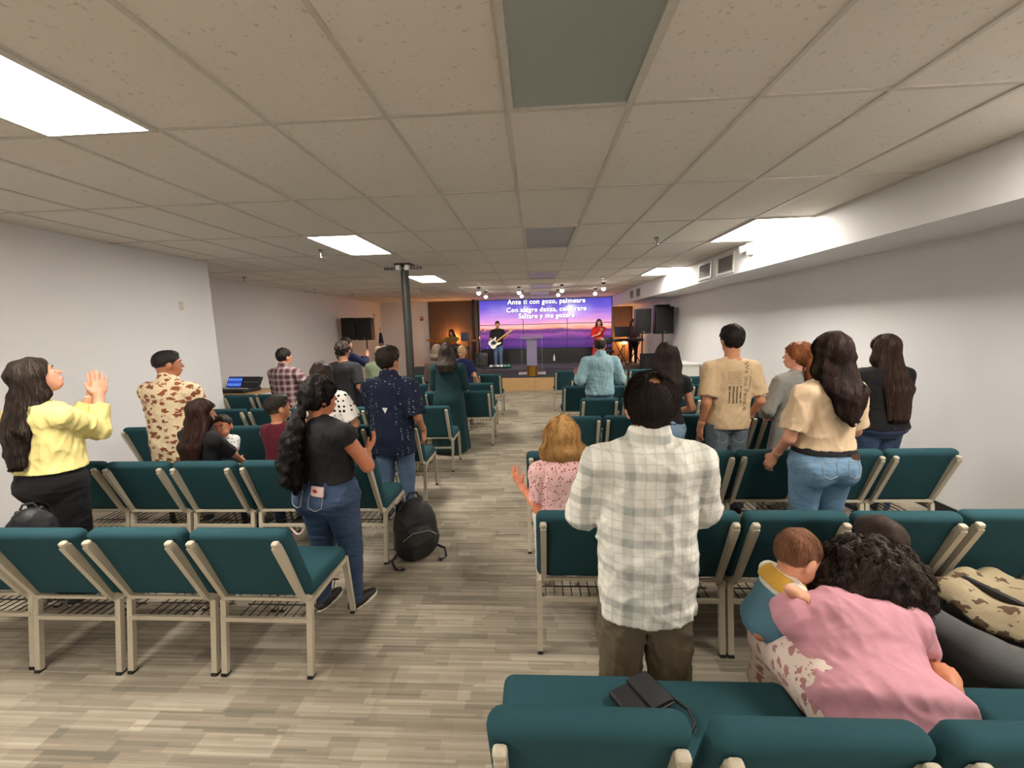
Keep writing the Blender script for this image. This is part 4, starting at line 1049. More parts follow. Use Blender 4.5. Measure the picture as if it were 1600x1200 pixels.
def slat_wall(x0, x1, ztop, label):
    t = thing('wood_panelling', label, 'panelling', ((x0+x1)/2, YF-.022, STZ))
    MB().box((0, -.01, (ztop-STZ)/2), (x1-x0, .02, ztop-STZ)).build('backing', M('dark felt', (44, 34, 28), .9), t)
    m = MB(); n = int((x1-x0)/.055)
    for k in range(n): m.box((-(x1-x0)/2+.0275+k*.055+.001, -.032, (ztop-STZ)/2), (.040, .024, ztop-STZ))
    m.build('slats', SLAT, t)['kind'] = 'stuff'
slat_wall(-4.12, -2.15, CEIL-.005, 'tall brown slatted wood panelling behind the drummer')
slat_wall(2.95, 3.69, SOF-.005, 'brown slatted wood panelling behind the keyboard player')
post = thing('black_post', 'slim black steel post beside the video wall', 'column', (-2.28, YF-.5, STZ)); MB().rbox((0, 0, (CEIL-STZ)/2), (.10, .10, CEIL-STZ), .01, 2).build('shaft', BLKM, post); MB().box((0, 0, .01), (.2, .2, .02)).build('base_plate', BLKM, post)
# video wall
SX0, SX1, SZ0, SZ1 = -2.12, 2.91, .97, CEIL-.03
vw = thing('video_wall', 'large video wall with a purple sunset and white song lyrics', 'screen', ((SX0+SX1)/2, YF, SZ0))
def screen_mat():
    a = NT('sunset picture'); tc = a.n('ShaderNodeTexCoord'); tc.object = vw; sp = a.n('ShaderNodeSeparateXYZ'); a.l(tc.outputs['Object'], sp.inputs[0])
    mp = a.n('ShaderNodeMapping'); mp.inputs['Scale'].default_value = (.55, 1, 5.0); a.l(tc.outputs['Object'], mp.inputs[0])
    n = a.noise(mp.outputs[0], 1.5, 5, .6); z = a.math('DIVIDE', sp.outputs[2], SZ1-SZ0)
    below = a.math('SUBTRACT', 1.0, a.math('MULTIPLY', z, 1.1), clamp=True)
    f = a.math('ADD', z, a.math('MULTIPLY', a.math('SUBTRACT', n, .5), .22))
    cr = a.n('ShaderNodeValToRGB'); a.l(f, cr.inputs[0]); e = cr.color_ramp.elements
    st = [(0, (58, 38, 104)), (.12, (98, 52, 128)), (.2, (76, 44, 118)), (.29, (156, 76, 156)), (.345, (90, 48, 118)), (.385, (120, 58, 128)), (.415, (252, 148, 122)), (.455, (255, 186, 170)), (.52, (240, 160, 206)), (.66, (188, 132, 222)), (.82, (112, 92, 206)), (1, (74, 70, 190))]
    e[0].position = 0; e[0].color = L(st[0][1]); e[1].position = 1; e[1].color = L(st[-1][1])
    for p, c in st[1:-1]: q = e.new(p); q.color = L(c)
    a.col((.01, .01, .012, 1)); a.l(cr.outputs[0], a.b.inputs['Emission Color']); a.b.inputs['Emission Strength'].default_value = SCREEN; a.setp(Roughness=.15); return a.m
SCR = screen_mat(); pw, ph = (SX1-SX0)/3, (SZ1-SZ0)/2
pme = MB().box((0, 0, 0), (pw-.022, .02, ph-.022)).mesh('picture', SCR); bez = MB().box((0, 0, 0), (pw-.004, .05, ph-.004)).mesh('display_panel', BLKPL)
for i in range(3):
    for j in range(2):
        d = link('display_panel', bez, vw, (-(SX1-SX0)/2+pw*(i+.5), -.08, ph*(j+.5))); link('picture', pme, d, (0, -.018, 0))
MB().box((0, -.03, (SZ1-SZ0)/2), (SX1-SX0, .05, SZ1-SZ0-.1)).build('mount_frame', BLKM, vw)
base = thing('screen_base', 'black skirting cabinet under the video wall', 'cabinet', ((SX0+SX1)/2, YF-.022, STZ))
MB().box((0, -.10, (SZ0-STZ)/2-.005), (SX1-SX0, .20, SZ0-STZ-.01)).build('body', M('black laminate', (18, 18, 21), .4), base); MB().box((0, -.26, .04), (SX1-SX0, .10, .08)).build('ledge', BLKPL, base)
def text_mesh(s, size, off, ext):
    cu = bpy.data.curves.new('lyric', 'FONT'); cu.body = s; cu.size = size; cu.align_x = 'CENTER'; cu.align_y = 'BOTTOM_BASELINE'; cu.offset = off; cu.extrude = ext; cu.resolution_u = 3; cu.space_character = 1.07
    o = bpy.data.objects.new('lyric_tmp', cu); COL.objects.link(o); dg = bpy.context.evaluated_depsgraph_get(); me = bpy.data.meshes.new_from_object(o.evaluated_get(dg)); COL.objects.unlink(o); bpy.data.objects.remove(o); me.materials.clear(); return me
LW = emis('white lyric', (250, 250, 255), 2.2); LD = M('lyric outline', (34, 34, 70), .6)
for s, u, v in (('Ante ti con gozo, palmeare', 853.5, 474.0), ('Con alegre danza, celebrare', 853.5, 486.5), ('Saltare y me gozare', 854, 496.5)):
    p = at_y(u, v, YF-.13); loc = (p[0]-(SX0+SX1)/2, -.115, p[2]-SZ0)
    for nm, mt, of, dy in (('lyric_outline', LD, .010, .006), ('lyric_line', LW, .0025, -.006)):
        me = text_mesh(s, .248, of, .002); me.materials.append(mt); o = link(nm, me, vw, (loc[0]+(.012 if dy > 0 else 0), loc[1]+dy, loc[2]-(.012 if dy > 0 else 0))); o.rotation_euler = (math.pi/2, 0, 0)
        if nm == 'lyric_line': o['label'] = 'white song lyric reading %s' % s
# stage spotlights
def spotlight(u, v, tgt, word):
    p = at_z(u, v, CEIL-.10); t = thing('stage_spotlight', 'small bright stage spotlight on the ceiling, %s' % word, 'light', (p[0], p[1], CEIL), group='stage spotlights')
    MB().cyl((0, 0, 0), (0, 0, -.03), .05, seg=12).build('canopy', BLKM, t); d = unit(V3(*tgt)-p); h = V3(0, 0, -.09)
    MB().cyl((0, 0, -.03), (0, 0, -.075), .008, seg=6).build('stem', BLKM, t); MB().cyl((0, 0, -.06), (0, 0, -.13), .030, .050, 14).build('housing', WHT, t, True)
    MB().ball((0, 0, -.150), .050, 12, 8).build('bulb', emis('spot bulb', (255, 246, 232), 45), t, 'all')
    ld = bpy.data.lights.new('spot_lamp', 'SPOT'); ld.energy = 110; ld.spot_size = 1.0; ld.spot_blend = .6; ld.shadow_soft_size = .05; ld.color = (1, .93, .84)
    lo = bpy.data.objects.new('spot_lamp', ld); COL.objects.link(lo); lo.parent = t; lo.location = V3(0, 0, -.21)+d*.03; lo.rotation_euler = Vector(d).to_track_quat('-Z', 'Y').to_euler()
    return t
tg = [(-2.9, 14.6, 1.3), (-1.4, 14.8, 1.2), (-1.3, 14.8, 1.3), (-.5, 14.5, .9), (.3, 14.5, .9), (1.2, 14.8, 1.2), (2.2, 15, 1.3), (2.6, 14.8, 1.3)]
wd = ['outer of the drum-side pair', 'inner of the drum-side pair', 'nearer of the guitarist pair', 'farther of the guitarist pair', 'nearer of the lectern pair', 'farther of the lectern pair', 'nearer of the singer pair', 'farther of the singer pair']
for (u, v), t_, w_ in zip([(748, 455), (759, 461), (811, 454), (815, 460), (878, 451), (872, 458), (943, 448), (930, 456)], tg, wd): spotlight(u, v, t_, w_)
def uplight(x, y, z, word, e):
    t = thing('glow_lamp', 'warm globe lamp on a stand glowing on the panelling, %s' % word, 'lamp', (x, y, STZ))
    MB().cyl((0, 0, 0), (0, 0, .02), .12, seg=16).build('base', BLKM, t); MB().cyl((0, 0, .02), (0, 0, z-.06), .012, seg=8).build('pole', BLKM, t)
    MB().ball((0, 0, z), .07, 14, 10).build('globe', emis('amber globe', (255, 170, 90), e), t, 'all')
uplight(-3.12, YF-.30, 1.02, 'behind the drummer', 260); uplight(3.36, YF-.28, .72, 'behind the keyboard', 170)
# ---- loudspeakers
def loudspeaker(x, y, z0, w, h, rz, label):
    t = thing('loudspeaker', label, 'loudspeaker', (x, y, z0), rz, 'loudspeakers on stands'); d = .38
    MB().rbox((0, 0, h/2), (w, d, h), .03, 3).build('cabinet', BLKPL, t, True)
    MB().rbox((0, -d/2-.004, h/2+.01), (w-.05, .02, h-.09), .008, 2).build('grille', M('speaker grille', (12, 12, 13), .7, bump=.5, bscale=500), t, True)
    MB().ball((0, -d/2-.012, .05), (.014, .006, .014), 10, 6).build('badge', M('silver badge', (205, 205, 205), .3, .8), t, 'all')
def tripod(x, y, base, top, label):
    t = thing('speaker_stand', label, 'stand', (x, y, base), 0, 'loudspeaker stands'); MB().cyl((0, 0, .12), (0, 0, top-base), .018, seg=10).build('pole', BLKM, t); MB().cyl((0, 0, .5), (0, 0, .58), .028, seg=10).build('collar', BLKM, t)
    for k in range(3):
        a = 2.1*k+.5; MB().bar((.02*math.cos(a), .02*math.sin(a), .52), (.22*math.cos(a), .22*math.sin(a), .012), .014, .022).build('leg', BLKM, t)
yl = 12.6
for u0, u1, w_ in ((535, 559, 'nearer the recessed wall'), (559.5, 584, 'nearer the flag')):
    a, b = at_y(u0, 497, yl), at_y(u1, 531, yl); loudspeaker((a[0]+b[0])/2, yl, b[2], b[0]-a[0]-.01, a[2]-b[2], .1, 'black loudspeaker on the drum side of the room, %s' % w_); tripod((a[0]+b[0])/2, yl, 0, b[2], 'black tripod stand holding the loudspeaker %s' % w_)
yr = 11.2
for u0, u1, v0, v1, w_ in ((992, 1015.5, 483, 521, 'in front of the keyboard player'), (1022, 1050, 480, 521, 'nearer the soffit wall')):
    a, b = at_y(u0, v0, yr), at_y(u1, v1, yr); loudspeaker((a[0]+b[0])/2, yr, b[2], b[0]-a[0]-.01, a[2]-b[2], -.05, 'black loudspeaker on the keyboard side, %s' % w_); tripod((a[0]+b[0])/2, yr, 0, b[2], 'black tripod stand of the loudspeaker %s' % w_)
wm = thing('wall_monitor', 'black box monitor fixed high on the right-hand wall behind the loudspeakers', 'monitor', (XR-.001, 11.9, 2.08)); MB().rbox((-.19, 0, .12), (.36, .3, .24), .015, 2).build('cabinet', BLKPL, wm, True); MB().box((-.01, 0, .12), (.02, .12, .12)).build('bracket', BLKM, wm)
def sub(x, y, z, w, h, label):
    t = thing('subwoofer', label, 'loudspeaker', (x, y, z)); MB().rbox((0, 0, h/2), (w, .5, h), .025, 3).build('cabinet', M('sub carpet', (40, 39, 40), .9, bump=.3), t, True)
    for s in (-1, 1): MB().rbox((s*w*.51, 0, h*.7), (.02, .16, .07), .008, 2).build('handle', BLKM, t)
sub(-3.12, 11.25, 0, .54, .78, 'dark grey subwoofer box standing on the floor before the drums'); sub(3.36, 12.3, STZ, .52, .52, 'black subwoofer box on the stage before the keyboard')
# ---- lectern
t = thing('lectern', 'clear acrylic lectern with frosted centre panel on a white base', 'lectern', (-.10, 12.32, STZ))
ac = NT('clear acrylic'); ac.setp(Roughness=.05, IOR=1.3); ac.b.inputs['Transmission Weight'].default_value = .92; ac.col((.93, .95, 1, 1)); AC = ac.m
for s in (-1, 1): MB().box((s*.30, 0, .56), (.02, .36, 1.04)).build('side_panel', AC, t)
MB().box((0, -.10, .54), (.30, .015, .98)).build('centre_panel', M('frosted panel', (150, 140, 172), .4), t)
MB().rbox((0, 0, .02), (.80, .46, .04), .01, 2).build('base_plate', M('white base', (222, 220, 222), .4), t); MB().box((0, -.02, 1.10), (.66, .42, .018), RX(.22)).build('top', AC, t); MB().box((0, -.20, 1.07), (.66, .015, .04)).build('lip', AC, t)
t = thing('brass_planter', 'ribbed brass drum standing at the stage edge before the lectern', 'planter', (-.09, 11.90, STZ)); BR = M('brass', (170, 132, 62), .32, .9, var=.2)
MB().lathe([(0, 0), (.15, 0), (.15, .27), (.135, .27), (.135, .05), (0, .05)], seg=28).build('drum', BR, t, True)
for k in range(22): a = 2*math.pi*k/22; MB().cyl((.151*math.cos(a), .151*math.sin(a), .025), (.151*math.cos(a), .151*math.sin(a), .245), .008, seg=6).build('rib', BR, t)
for z in (.012, .258): MB().lathe([(.148, -.012), (.162, -.012), (.162, .012), (.148, .012), (.148, -.012)], (0, 0, z), 28).build('hoop', BR, t)
bt = thing('water_bottle', 'small white bottle on the ledge under the video wall', 'bottle', (.72, YF-.26, STZ+.08)); MB().lathe([(0, 0), (.035, 0), (.035, .15), (.015, .19), (.015, .22), (0, .22)], seg=14).build('body', WHT, bt, True); MB().cyl((0, 0, .222), (0, 0, .245), .018, seg=12).build('cap', WHT, bt)
# ---- band
def stage_px(u, v, y): p = at_y(u, v, y); return p[0], p[2]-STZ
SK = SK1
x, H = stage_px(777, 502, 14.85)
gm = person('guitarist in black T-shirt and blue jeans playing a white electric guitar', x, 14.85, H, math.pi+.15, 'm', 1.06, base_z=STZ, res=.014, skin_c=SK, headk=1.05, arms=(dict(abs=1, w=(-.36, .18, 1.12), pole=(-.4, -.4, -1), d=(.2, .6, .8), n=(.3, .9, 0), curl=.7), dict(abs=1, w=(.10, .20, .90), pole=(1, -.5, -.3), d=(-.5, .2, -.8), n=(0, -1, 0), curl=.5)),
    hair=dict(style='short', c=BK, th=.014), top=dict(mat=BLK, sleeve=.9, hem=.47, straight=.98), bottom=dict(mat=J_MID), shoes=(200, 196, 190))
def guitar(par_pos, rz, tilt, label):
    t = thing('electric_guitar', label, 'guitar', par_pos, rz); t.rotation_euler = (0, tilt, rz)
    pts = [(.0, -.19), (.10, -.20), (.165, -.13), (.15, -.04), (.115, .01), (.135, .07), (.15, .15), (.105, .17), (.07, .10), (.0, .075), (-.07, .10), (-.12, .20), (-.155, .17), (-.135, .06), (-.115, 0), (-.15, -.05), (-.165, -.13), (-.10, -.20)]
    b = prism_outline([(p[0], p[1]) for p in pts], -.02, .02); b.v = [(q[1], -q[2], q[0]) for q in b.v]; b.build('body', M('white lacquer', (226, 222, 212), .25), t)
    g = prism_outline([(.02, -.12), (.09, -.10), (.09, .06), (.03, .05), (-.05, .07), (-.06, -.04)], -.002, .002); g.v = [(q[1], -q[2]-.0225, q[0]) for q in g.v]; g.build('pickguard', BLKPL, t)
    MB().box((.36, -.012, 0), (.60, .022, .05)).build('neck', M('maple neck', (180, 132, 80), .4), t); MB().rbox((.72, -.008, 0), (.15, .018, .075), .006, 2).build('headstock', M('maple neck', (180, 132, 80), .4), t)
    for k in range(6): MB().cyl((.67+.02*k, -.008, .035), (.67+.02*k, -.008, .06), .006, seg=6).build('tuner', CHROME, t)
    for k in range(3): MB().box((-.06+.05*k, -.028, 0), (.014, .008, .07)).build('pickup', BLKPL, t)
    MB().box((-.11, -.028, 0), (.02, .01, .08)).build('bridge', CHROME, t)
guitar((x-.10, 14.85-.235, STZ+.86), .08, -.62, 'white electric guitar held across the body of the guitarist')
x, H = stage_px(936, 499, 15.0)
person('singer in long red dress holding a microphone to her mouth', x, 15.0, H, math.pi-.1, 'f', 1.12, base_z=STZ, res=.014, skin_c=SK3, headk=1.05, arms=(dict(abs=1, w=(-.10, .22, 1.22), pole=(-1, -.2, -1), d=(.5, -.2, .7), n=(.6, -.8, 0), curl=.9), dict(abs=1, w=(.04, .2, 1.05), pole=(1, -.2, -1), d=(-.6, .3, .5), n=(-.5, -.8, 0), curl=.6)),
    hair=dict(style='long', c=(40, 24, 18), c2=(90, 56, 40), len=.18, w=.09, th=.018, front=1), top=dict(mat=RED, sleeve=.95, hem=.5, infl=.018, loose=1.8, name='dress_bodice'), bottom=dict(kind='skirt', hem=.06, mat=RED, w=.16, dp=.14, waist=.62, tuck=1, infl=.016))
mic = thing('microphone', 'black hand microphone held by the singer in red', 'microphone', (x+.06, 15.0-.25, STZ+1.27)); MB().cyl((0, 0, -.1), (0, .05, .05), .014, .02, 10).build('handle', BLKPL, mic, True); MB().ball((0, .06, .075), .028, 12, 8).build('head', CHROME, mic, 'all')
x, H = stage_px(990, 504, 14.75)
person('keyboard player in dark clothes with long dark hair, standing', x, 14.75, H+.12, math.pi-.1, 'f', 1.0, base_z=STZ, res=.014, skin_c=SK2, headk=1.05, head=(.2, -.35, 0), arms=(dict(abs=1, w=(-.20, .36, .92), pole=(-1, -.5, -.5), d=(0, 1, 0), n=(0, 0, -1), curl=.4), dict(abs=1, w=(.20, .36, .92), pole=(1, -.5, -.5), d=(0, 1, 0), n=(0, 0, -1), curl=.4)),
    hair=dict(style='long', c=BK, c2=BK2, len=.24, w=.09, th=.016, front=1), top=dict(mat=cloth('dark plaid top', (64, 40, 42)), sleeve=1.6, hem=.5), bottom=dict(mat=BLKP, boot=.9))
KX = 3.12
t = thing('stage_keyboard', 'black digital keyboard on a folding stand before its player', 'keyboard', (KX, 14.28, STZ))
MB().rbox((0, 0, .86), (1.0, .30, .09), .015, 2).build('case', BLKPL, t, True); MB().box((0, .06, .908), (.92, .13, .012)).build('white_keys', WHT, t)
bk = MB()
for k in range(32): bk.box((-.44+.028*k, .045, .918), (.014, .08, .012))
bk.build('black_keys', BLKPL, t)['kind'] = 'stuff'
for s in (-1, 1):
    for q in (-1, 1): MB().bar((s*.24-q*.2, q*.1, .01), (s*.24+q*.2, q*.1, .81), .02, .03).build('stand_leg', BLKM, t)
t = thing('music_stand', 'black music stand with slanted desk beside the keyboard', 'stand', (KX-.28, 13.75, STZ)); MB().box((0, 0, 1.15), (.52, .015, .34), RX(-.3)).build('desk', BLKM, t); MB().cyl((0, .02, .1), (0, .02, 1.1), .012, seg=8).build('pole', BLKM, t); MB().box((0, -.08, 1.0), (.5, .06, .012)).build('tray', BLKM, t)
for k in range(3): a = 2.1*k; MB().bar((0, .02, .22), (.28*math.cos(a), .02+.28*math.sin(a), .01), .012, .016).build('leg', BLKM, t)
def stool(x, y, label, back=True):
    t = thing('stool', label, 'stool', (x, y, STZ)); MB().rbox((0, 0, .52), (.34, .34, .08), .03, 3).build('seat', BLKPL, t, True); MB().cyl((0, 0, .15), (0, 0, .49), .02, seg=8).build('post', CHROME, t)
    if back: MB().rbox((0, .16, .86), (.32, .06, .24), .025, 3).build('backrest', BLKPL, t, True); MB().bar((0, .17, .5), (0, .18, .78), .03, .012).build('back_bar', BLKM, t)
    for k in range(4): a = 1.57*k+.7; MB().bar((0, 0, .2), (.28*math.cos(a), .28*math.sin(a), .01), .016, .02).build('leg', CHROME, t)
stool(2.42, 13.95, 'black swivel stool with low backrest beside the keyboard')
# drummer and kit
x, H = stage_px(705, 514, 15.1)
person('drummer in olive shirt with long dark hair seated behind the drum kit', x, 15.1, 1.52, math.pi-.25, 'm', 1.12, base_z=STZ, seat=.50, res=.014, skin_c=SK2, headk=1.08, arms=(dict(abs=1, w=(-.26, .36, .86), pole=(-1, -.2, -.6), d=(.2, 1, 0), n=(0, 0, -1), curl=.9), dict(abs=1, w=(.26, .36, .88), pole=(1, -.2, -.6), d=(-.2, 1, 0), n=(0, 0, -1), curl=.9)),
    hair=dict(style='long', c=BK, c2=BK2, len=.19, w=.10, th=.02, front=1), top=dict(mat=OLIVE, sleeve=.95, hem=.47, infl=.018, loose=1.4), bottom=dict(mat=BLKP), knees=((-.22, .38, .54), (.22, .38, .54)))
stool(x, 15.1, 'black drum throne under the drummer', False)
dk = thing('drum_kit', 'electronic drum kit with dark pads and bronze cymbals on a black rack', 'drums', (x+.10, 14.5, STZ))
MB().lathe([(0, -.18), (.26, -.18), (.27, -.16), (.27, .16), (.26, .18), (0, .18)], seg=24).build('bass_drum', BLKPL, dk, True).rotation_euler = (math.pi/2, 0, 0)
dk.children[-1].location = (0, .05, .28)
for k, (dx, dy, dz, r) in enumerate(((-.42, .1, .66, .16), (-.14, -.02, .74, .14), (.18, -.02, .74, .14), (.46, .12, .62, .17))):
    o = MB().lathe([(0, 0), (r, 0), (r+.012, .02), (r+.012, .07), (r, .085), (0, .08)], (0, 0, 0), 20).build('drum_pad', M('grey pad', (66, 64, 64), .5), dk, True); o.location = (dx, dy, dz); o.rotation_euler = (.25, 0, 0)
CY = M('bronze cymbal', (176, 140, 74), .3, .9)
for dx, dy, dz, r in ((-.72, .0, 1.02, .17), (-.34, -.22, .98, .16), (.06, -.25, .94, .17), (.72, .1, .98, .16)):
    o = MB().lathe([(0, .03), (.03, .028), (.05, .012), (r, -.012), (r, -.016), (.05, .006), (0, .02)], (0, 0, 0), 24).build('cymbal', CY, dk, True); o.location = (dx, dy, dz); o.rotation_euler = (.2, .12, 0)
    MB().cyl((dx, dy, .02), (dx, dy, dz), .012, seg=8).build('cymbal_stand', BLKM, dk)
for s in (-1, 1): MB().cyl((s*.62, -.05, .01), (s*.62, -.05, 1.2 if s > 0 else .8), .02, seg=8).build('rack_post', BLKM, dk)
MB().tube([(-.62, -.05, .6), (-.2, -.16, .62), (.2, -.16, .62), (.62, -.05, .6)], .02, 8).build('rack_rail', BLKM, dk, True); MB().rbox((.50, -.12, 1.10), (.26, .05, .30), .02, 2).build('module', M('drum module', (44, 48, 70), .4), dk)
# mic stands, pedalboard, amp
def micstand(x, y, h, label):
    t = thing('microphone_stand', label, 'stand', (x, y, STZ)); MB().cyl((0, 0, 0), (0, 0, .025), .13, seg=18).build('base', BLKM, t); MB().cyl((0, 0, .02), (0, 0, h), .010, seg=8).build('pole', CHROME, t); MB().cyl((0, 0, h), (.12, -.05, h+.12), .008, seg=6).build('boom', BLKM, t); MB().ball((.13, -.06, h+.14), .03, 10, 6).build('microphone', CHROME, t, 'all')
micstand(-1.93, 14.6, 1.2, 'slim microphone stand beside the black post'); micstand(-1.78, 14.3, .55, 'short microphone stand by the pedalboard')
t = thing('pedalboard', 'pedalboard with small coloured effect pedals at the feet of the guitarist', 'pedalboard', (-1.22, 14.2, STZ)); MB().box((0, 0, .03), (.74, .26, .05)).build('board', BLKM, t)
for k, c in enumerate(((214, 212, 206), (120, 120, 124), (210, 210, 206), (226, 224, 220), (60, 160, 140), (64, 150, 130))): MB().rbox((-.30+.12*k, 0, .085), (.09, .14, .06), .008, 2).build('pedal', M('pedal %d' % k, c, .4), t)
t = thing('guitar_amplifier', 'small black guitar amplifier next to the black post', 'amplifier', (-1.98, 15.25, STZ)); MB().rbox((0, 0, .24), (.5, .28, .48), .02, 2).build('cabinet', BLKPL, t, True); MB().box((0, -.145, .20), (.44, .012, .32)).build('grille', M('amp cloth', (58, 54, 50), .9), t)
for k in range(5): MB().cyl((-.16+.08*k, -.142, .42), (-.16+.08*k, -.16, .42), .014, seg=8).build('knob', CHROME, t)
# flag in its stand
p = at_y(594, 515, 15.2); t = thing('furled_flag', 'furled striped flag on a pole with gold tip by the loudspeakers', 'flag', (p[0], 15.2, 0))
def stripes():
    a = NT('flag cloth'); sp = a.n('ShaderNodeSeparateXYZ'); a.l(a.coord(), sp.inputs[0]); an = a.math('ARCTAN2', sp.outputs[1], sp.outputs[0]); s_ = a.math('GREATER_THAN', a.math('SINE', a.math('ADD', a.math('MULTIPLY', an, 7), a.math('MULTIPLY', sp.outputs[2], 9))), 0)
    c = a.mix(s_, L((150, 36, 44)), L((210, 206, 200))); c = a.mix(a.math('GREATER_THAN', sp.outputs[2], 1.35), c, L((36, 42, 84))); a.col(c); a.setp(Roughness=.85); return a.m
MB().cyl((0, 0, .02), (0, 0, p[2]), .014, seg=8).build('pole', M('flag pole', (150, 116, 60), .4), t); m = MB(); vs = []; fs = []; ns, nr_ = 24, 12
for j in range(nr_):
    z = p[2]-.12-j*.11
    for i in range(ns): a = 2*math.pi*i/ns; r = (.04+.013*j)*(1+.22*math.sin(a*5+j*.2)); vs.append((r*math.cos(a), r*.8*math.sin(a), z))
for j in range(nr_-1):
    for i in range(ns): k = (i+1) % ns; fs.append((j*ns+i, (j+1)*ns+i, (j+1)*ns+k, j*ns+k))
m.add(vs, fs); m.build('cloth', stripes(), t, 'all'); MB().cyl((0, 0, p[2]), (0, 0, p[2]+.14), .022, .002, 8).build('finial', BR, t); MB().cyl((0, 0, 0), (0, 0, .06), .16, .10, 18).build('base', BR, t)
# ------------------------------------------------------------------ fittings
CX, CYY = -2.115, 6.90
t = thing('steel_column', 'dark grey round steel column carrying an emergency light bar', 'column', (CX, CYY, 0)); COLM = M('dark column paint', (40, 40, 37), .55)
MB().cyl((0, 0, 0), (0, 0, CEIL), .066, seg=28).build('shaft', COLM, t, True); MB().box((0, 0, CEIL-.012), (.26, .26, .018)).build('top_plate', COLM, t)
MB().cyl((0, 0, 0), (0, 0, .03), .085, seg=24).build('base_ring', COLM, t)
zb = CEIL-.075; b = MB().box((0, -.075, zb), (.62, .012, .035)).build('strut_bar', BLKM, t)
for k in range(11): MB().box((-.27+.054*k, -.0825, zb), (.028, .004, .012)).build('slot', M('bar slot', (170, 166, 158), .6), b)
for s in (-1, 1):
    e = MB().rbox((s*.072+.01, -.125, zb+.005), (.085, .08, .09), .02, 3).build('emergency_lamp', WHT, t, True); MB().cyl((s*.072+.01, -.166, zb+.005), (s*.072+.01, -.172, zb+.005), .034, seg=14).build('lens', M('lamp lens', (236, 236, 230), .1), e)
def sprinkler(x, y, label):
    t = thing('sprinkler', label, 'sprinkler', (x, y, CEIL), group='ceiling sprinklers'); MB().cyl((0, 0, 0), (0, 0, -.02), .045, .03, 14).build('escutcheon', CHROME, t, True); MB().cyl((0, 0, -.02), (0, 0, -.07), .012, seg=8).build('body', CHROME, t); MB().cyl((0, 0, -.088), (0, 0, -.092), .022, seg=12).build('deflector', CHROME, t)
    for s in (-1, 1): MB().cyl((s*.012, 0, -.065), (s*.006, 0, -.09), .003, seg=5).build('arm', CHROME, t)
for (u, v), w_ in zip([(500, 397), (381, 437), (491, 455), (1027, 378), (941, 437), (550, 462), (657, 455)], ['beside the light panel near the column', 'above the sound desk', 'farther along the recessed wall', 'over the aisle-side rows by the soffit', 'before the singer spotlights', 'by the loudspeakers at the recessed wall', 'just past the steel column']):
    p = at_z(u, v, CEIL-.05); sprinkler(min(max(p[0], XL2+.15), XS-.1), min(p[1], YF-.3), 'small chrome ceiling sprinkler %s' % w_)
def vent(u0, u1, v0, v1, label):
    a, b = at_x(u0, v0, XS-.01), at_x(u1, v1, XS-.01); y0, y1 = sorted((a[1], b[1])); z0, z1 = sorted((a[2], b[2])); z1 = min(z1, CEIL-.05); z0 = max(z0, SOF+.03)
    t = thing('air_vent', label, 'vent', (XS, (y0+y1)/2, (z0+z1)/2)); w, h = y1-y0, z1-z0; m = MB()
    for s in (-1, 1): m.box((-.008, s*(w/2-.02), 0), (.016, .04, h)); m.box((-.008, 0, s*(h/2-.02)), (.016, w-.08, .04))
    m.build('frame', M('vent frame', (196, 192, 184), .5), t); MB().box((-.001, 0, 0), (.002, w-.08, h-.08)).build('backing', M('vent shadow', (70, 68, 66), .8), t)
    sl = MB().box((0, 0, 0), (.008, w-.08, .010), RY(.5)).mesh('louvre', M('vent louvre', (150, 146, 140), .5)); n = int((h-.08)/.018)
    for k in range(n): link('louvre', sl, t, (-.008, 0, -(h-.08)/2+.009+k*.018))
vent(1092, 1111, 411, 434, 'louvred air vent on the soffit, farther of the middle pair'); vent(1121, 1146, 398, 427, 'louvred air vent on the soffit, nearer of the middle pair')
vent(984.5, 989.5, 452, 466, 'small air vent high on the soffit, farther of the pair by the stage'); vent(994, 1000.5, 450, 464, 'small air vent high on the soffit, nearer of the pair by the stage')
p = at_x(1170, 391, XS-.05); t = thing('emergency_light', 'white twin-head emergency light on the soffit beside the vents', 'light', (XS, p[1], p[2])); MB().rbox((-.03, 0, 0), (.06, .10, .13), .015, 3).build('housing', WHT, t, True)
for s in (-1, 1): MB().cyl((-.05, s*.085, .04), (-.12, s*.10, .02), .045, .05, 14).build('lamp_head', WHT, t, True)
def plate(wall_x, u, v, w, h, label, cat='outlet', cover=False):
    p = at_x(u, v, wall_x); t = thing('wall_plate', label, cat, (wall_x, p[1], p[2])); MB().rbox((.004, 0, 0), (.008, w, h), .003, 2).build('plate', M('ivory plate', (214, 208, 194), .4), t)
    for s in (-1, 1): MB().rbox((.010, 0, s*h*.22), (.006, w*.5, h*.28), .002, 2).build('socket', M('ivory socket', (196, 190, 176), .4), t)
    if cover: MB().rbox((.03, .0, .02), (.05, .07, .06), .015, 3).build('plug', WHT, t, True)
plate(XL, 283, 478, .08, .125, 'ivory switch plate high on the left wall near its corner', 'switch'); plate(XL, 222, 694, .14, .13, 'ivory wall outlet with a white plug low on the left wall', 'outlet', True)
t = thing('fire_alarm', 'small red fire alarm on the front wall', 'alarm', (at_y(659, 498, YF)[0], YF, at_y(659, 498, YF)[2])); MB().rbox((0, -.02, 0), (.12, .04, .16), .01, 2).build('box', M('alarm red', (150, 34, 30), .4), t); MB().box((0, -.043, .02), (.06, .008, .06)).build('strobe', WHT, t)
p = at_y(572, 489, YF); t = thing('thermostat', 'white thermostat on the recessed wall by the loudspeakers', 'thermostat', (XL2, 15.5, 2.35)); MB().rbox((.015, 0, 0), (.03, .14, .22), .01, 2).build('cover', WHT, t); MB().box((.032, 0, .05), (.006, .08, .05)).build('display', M('lcd', (120, 126, 110), .3), t)
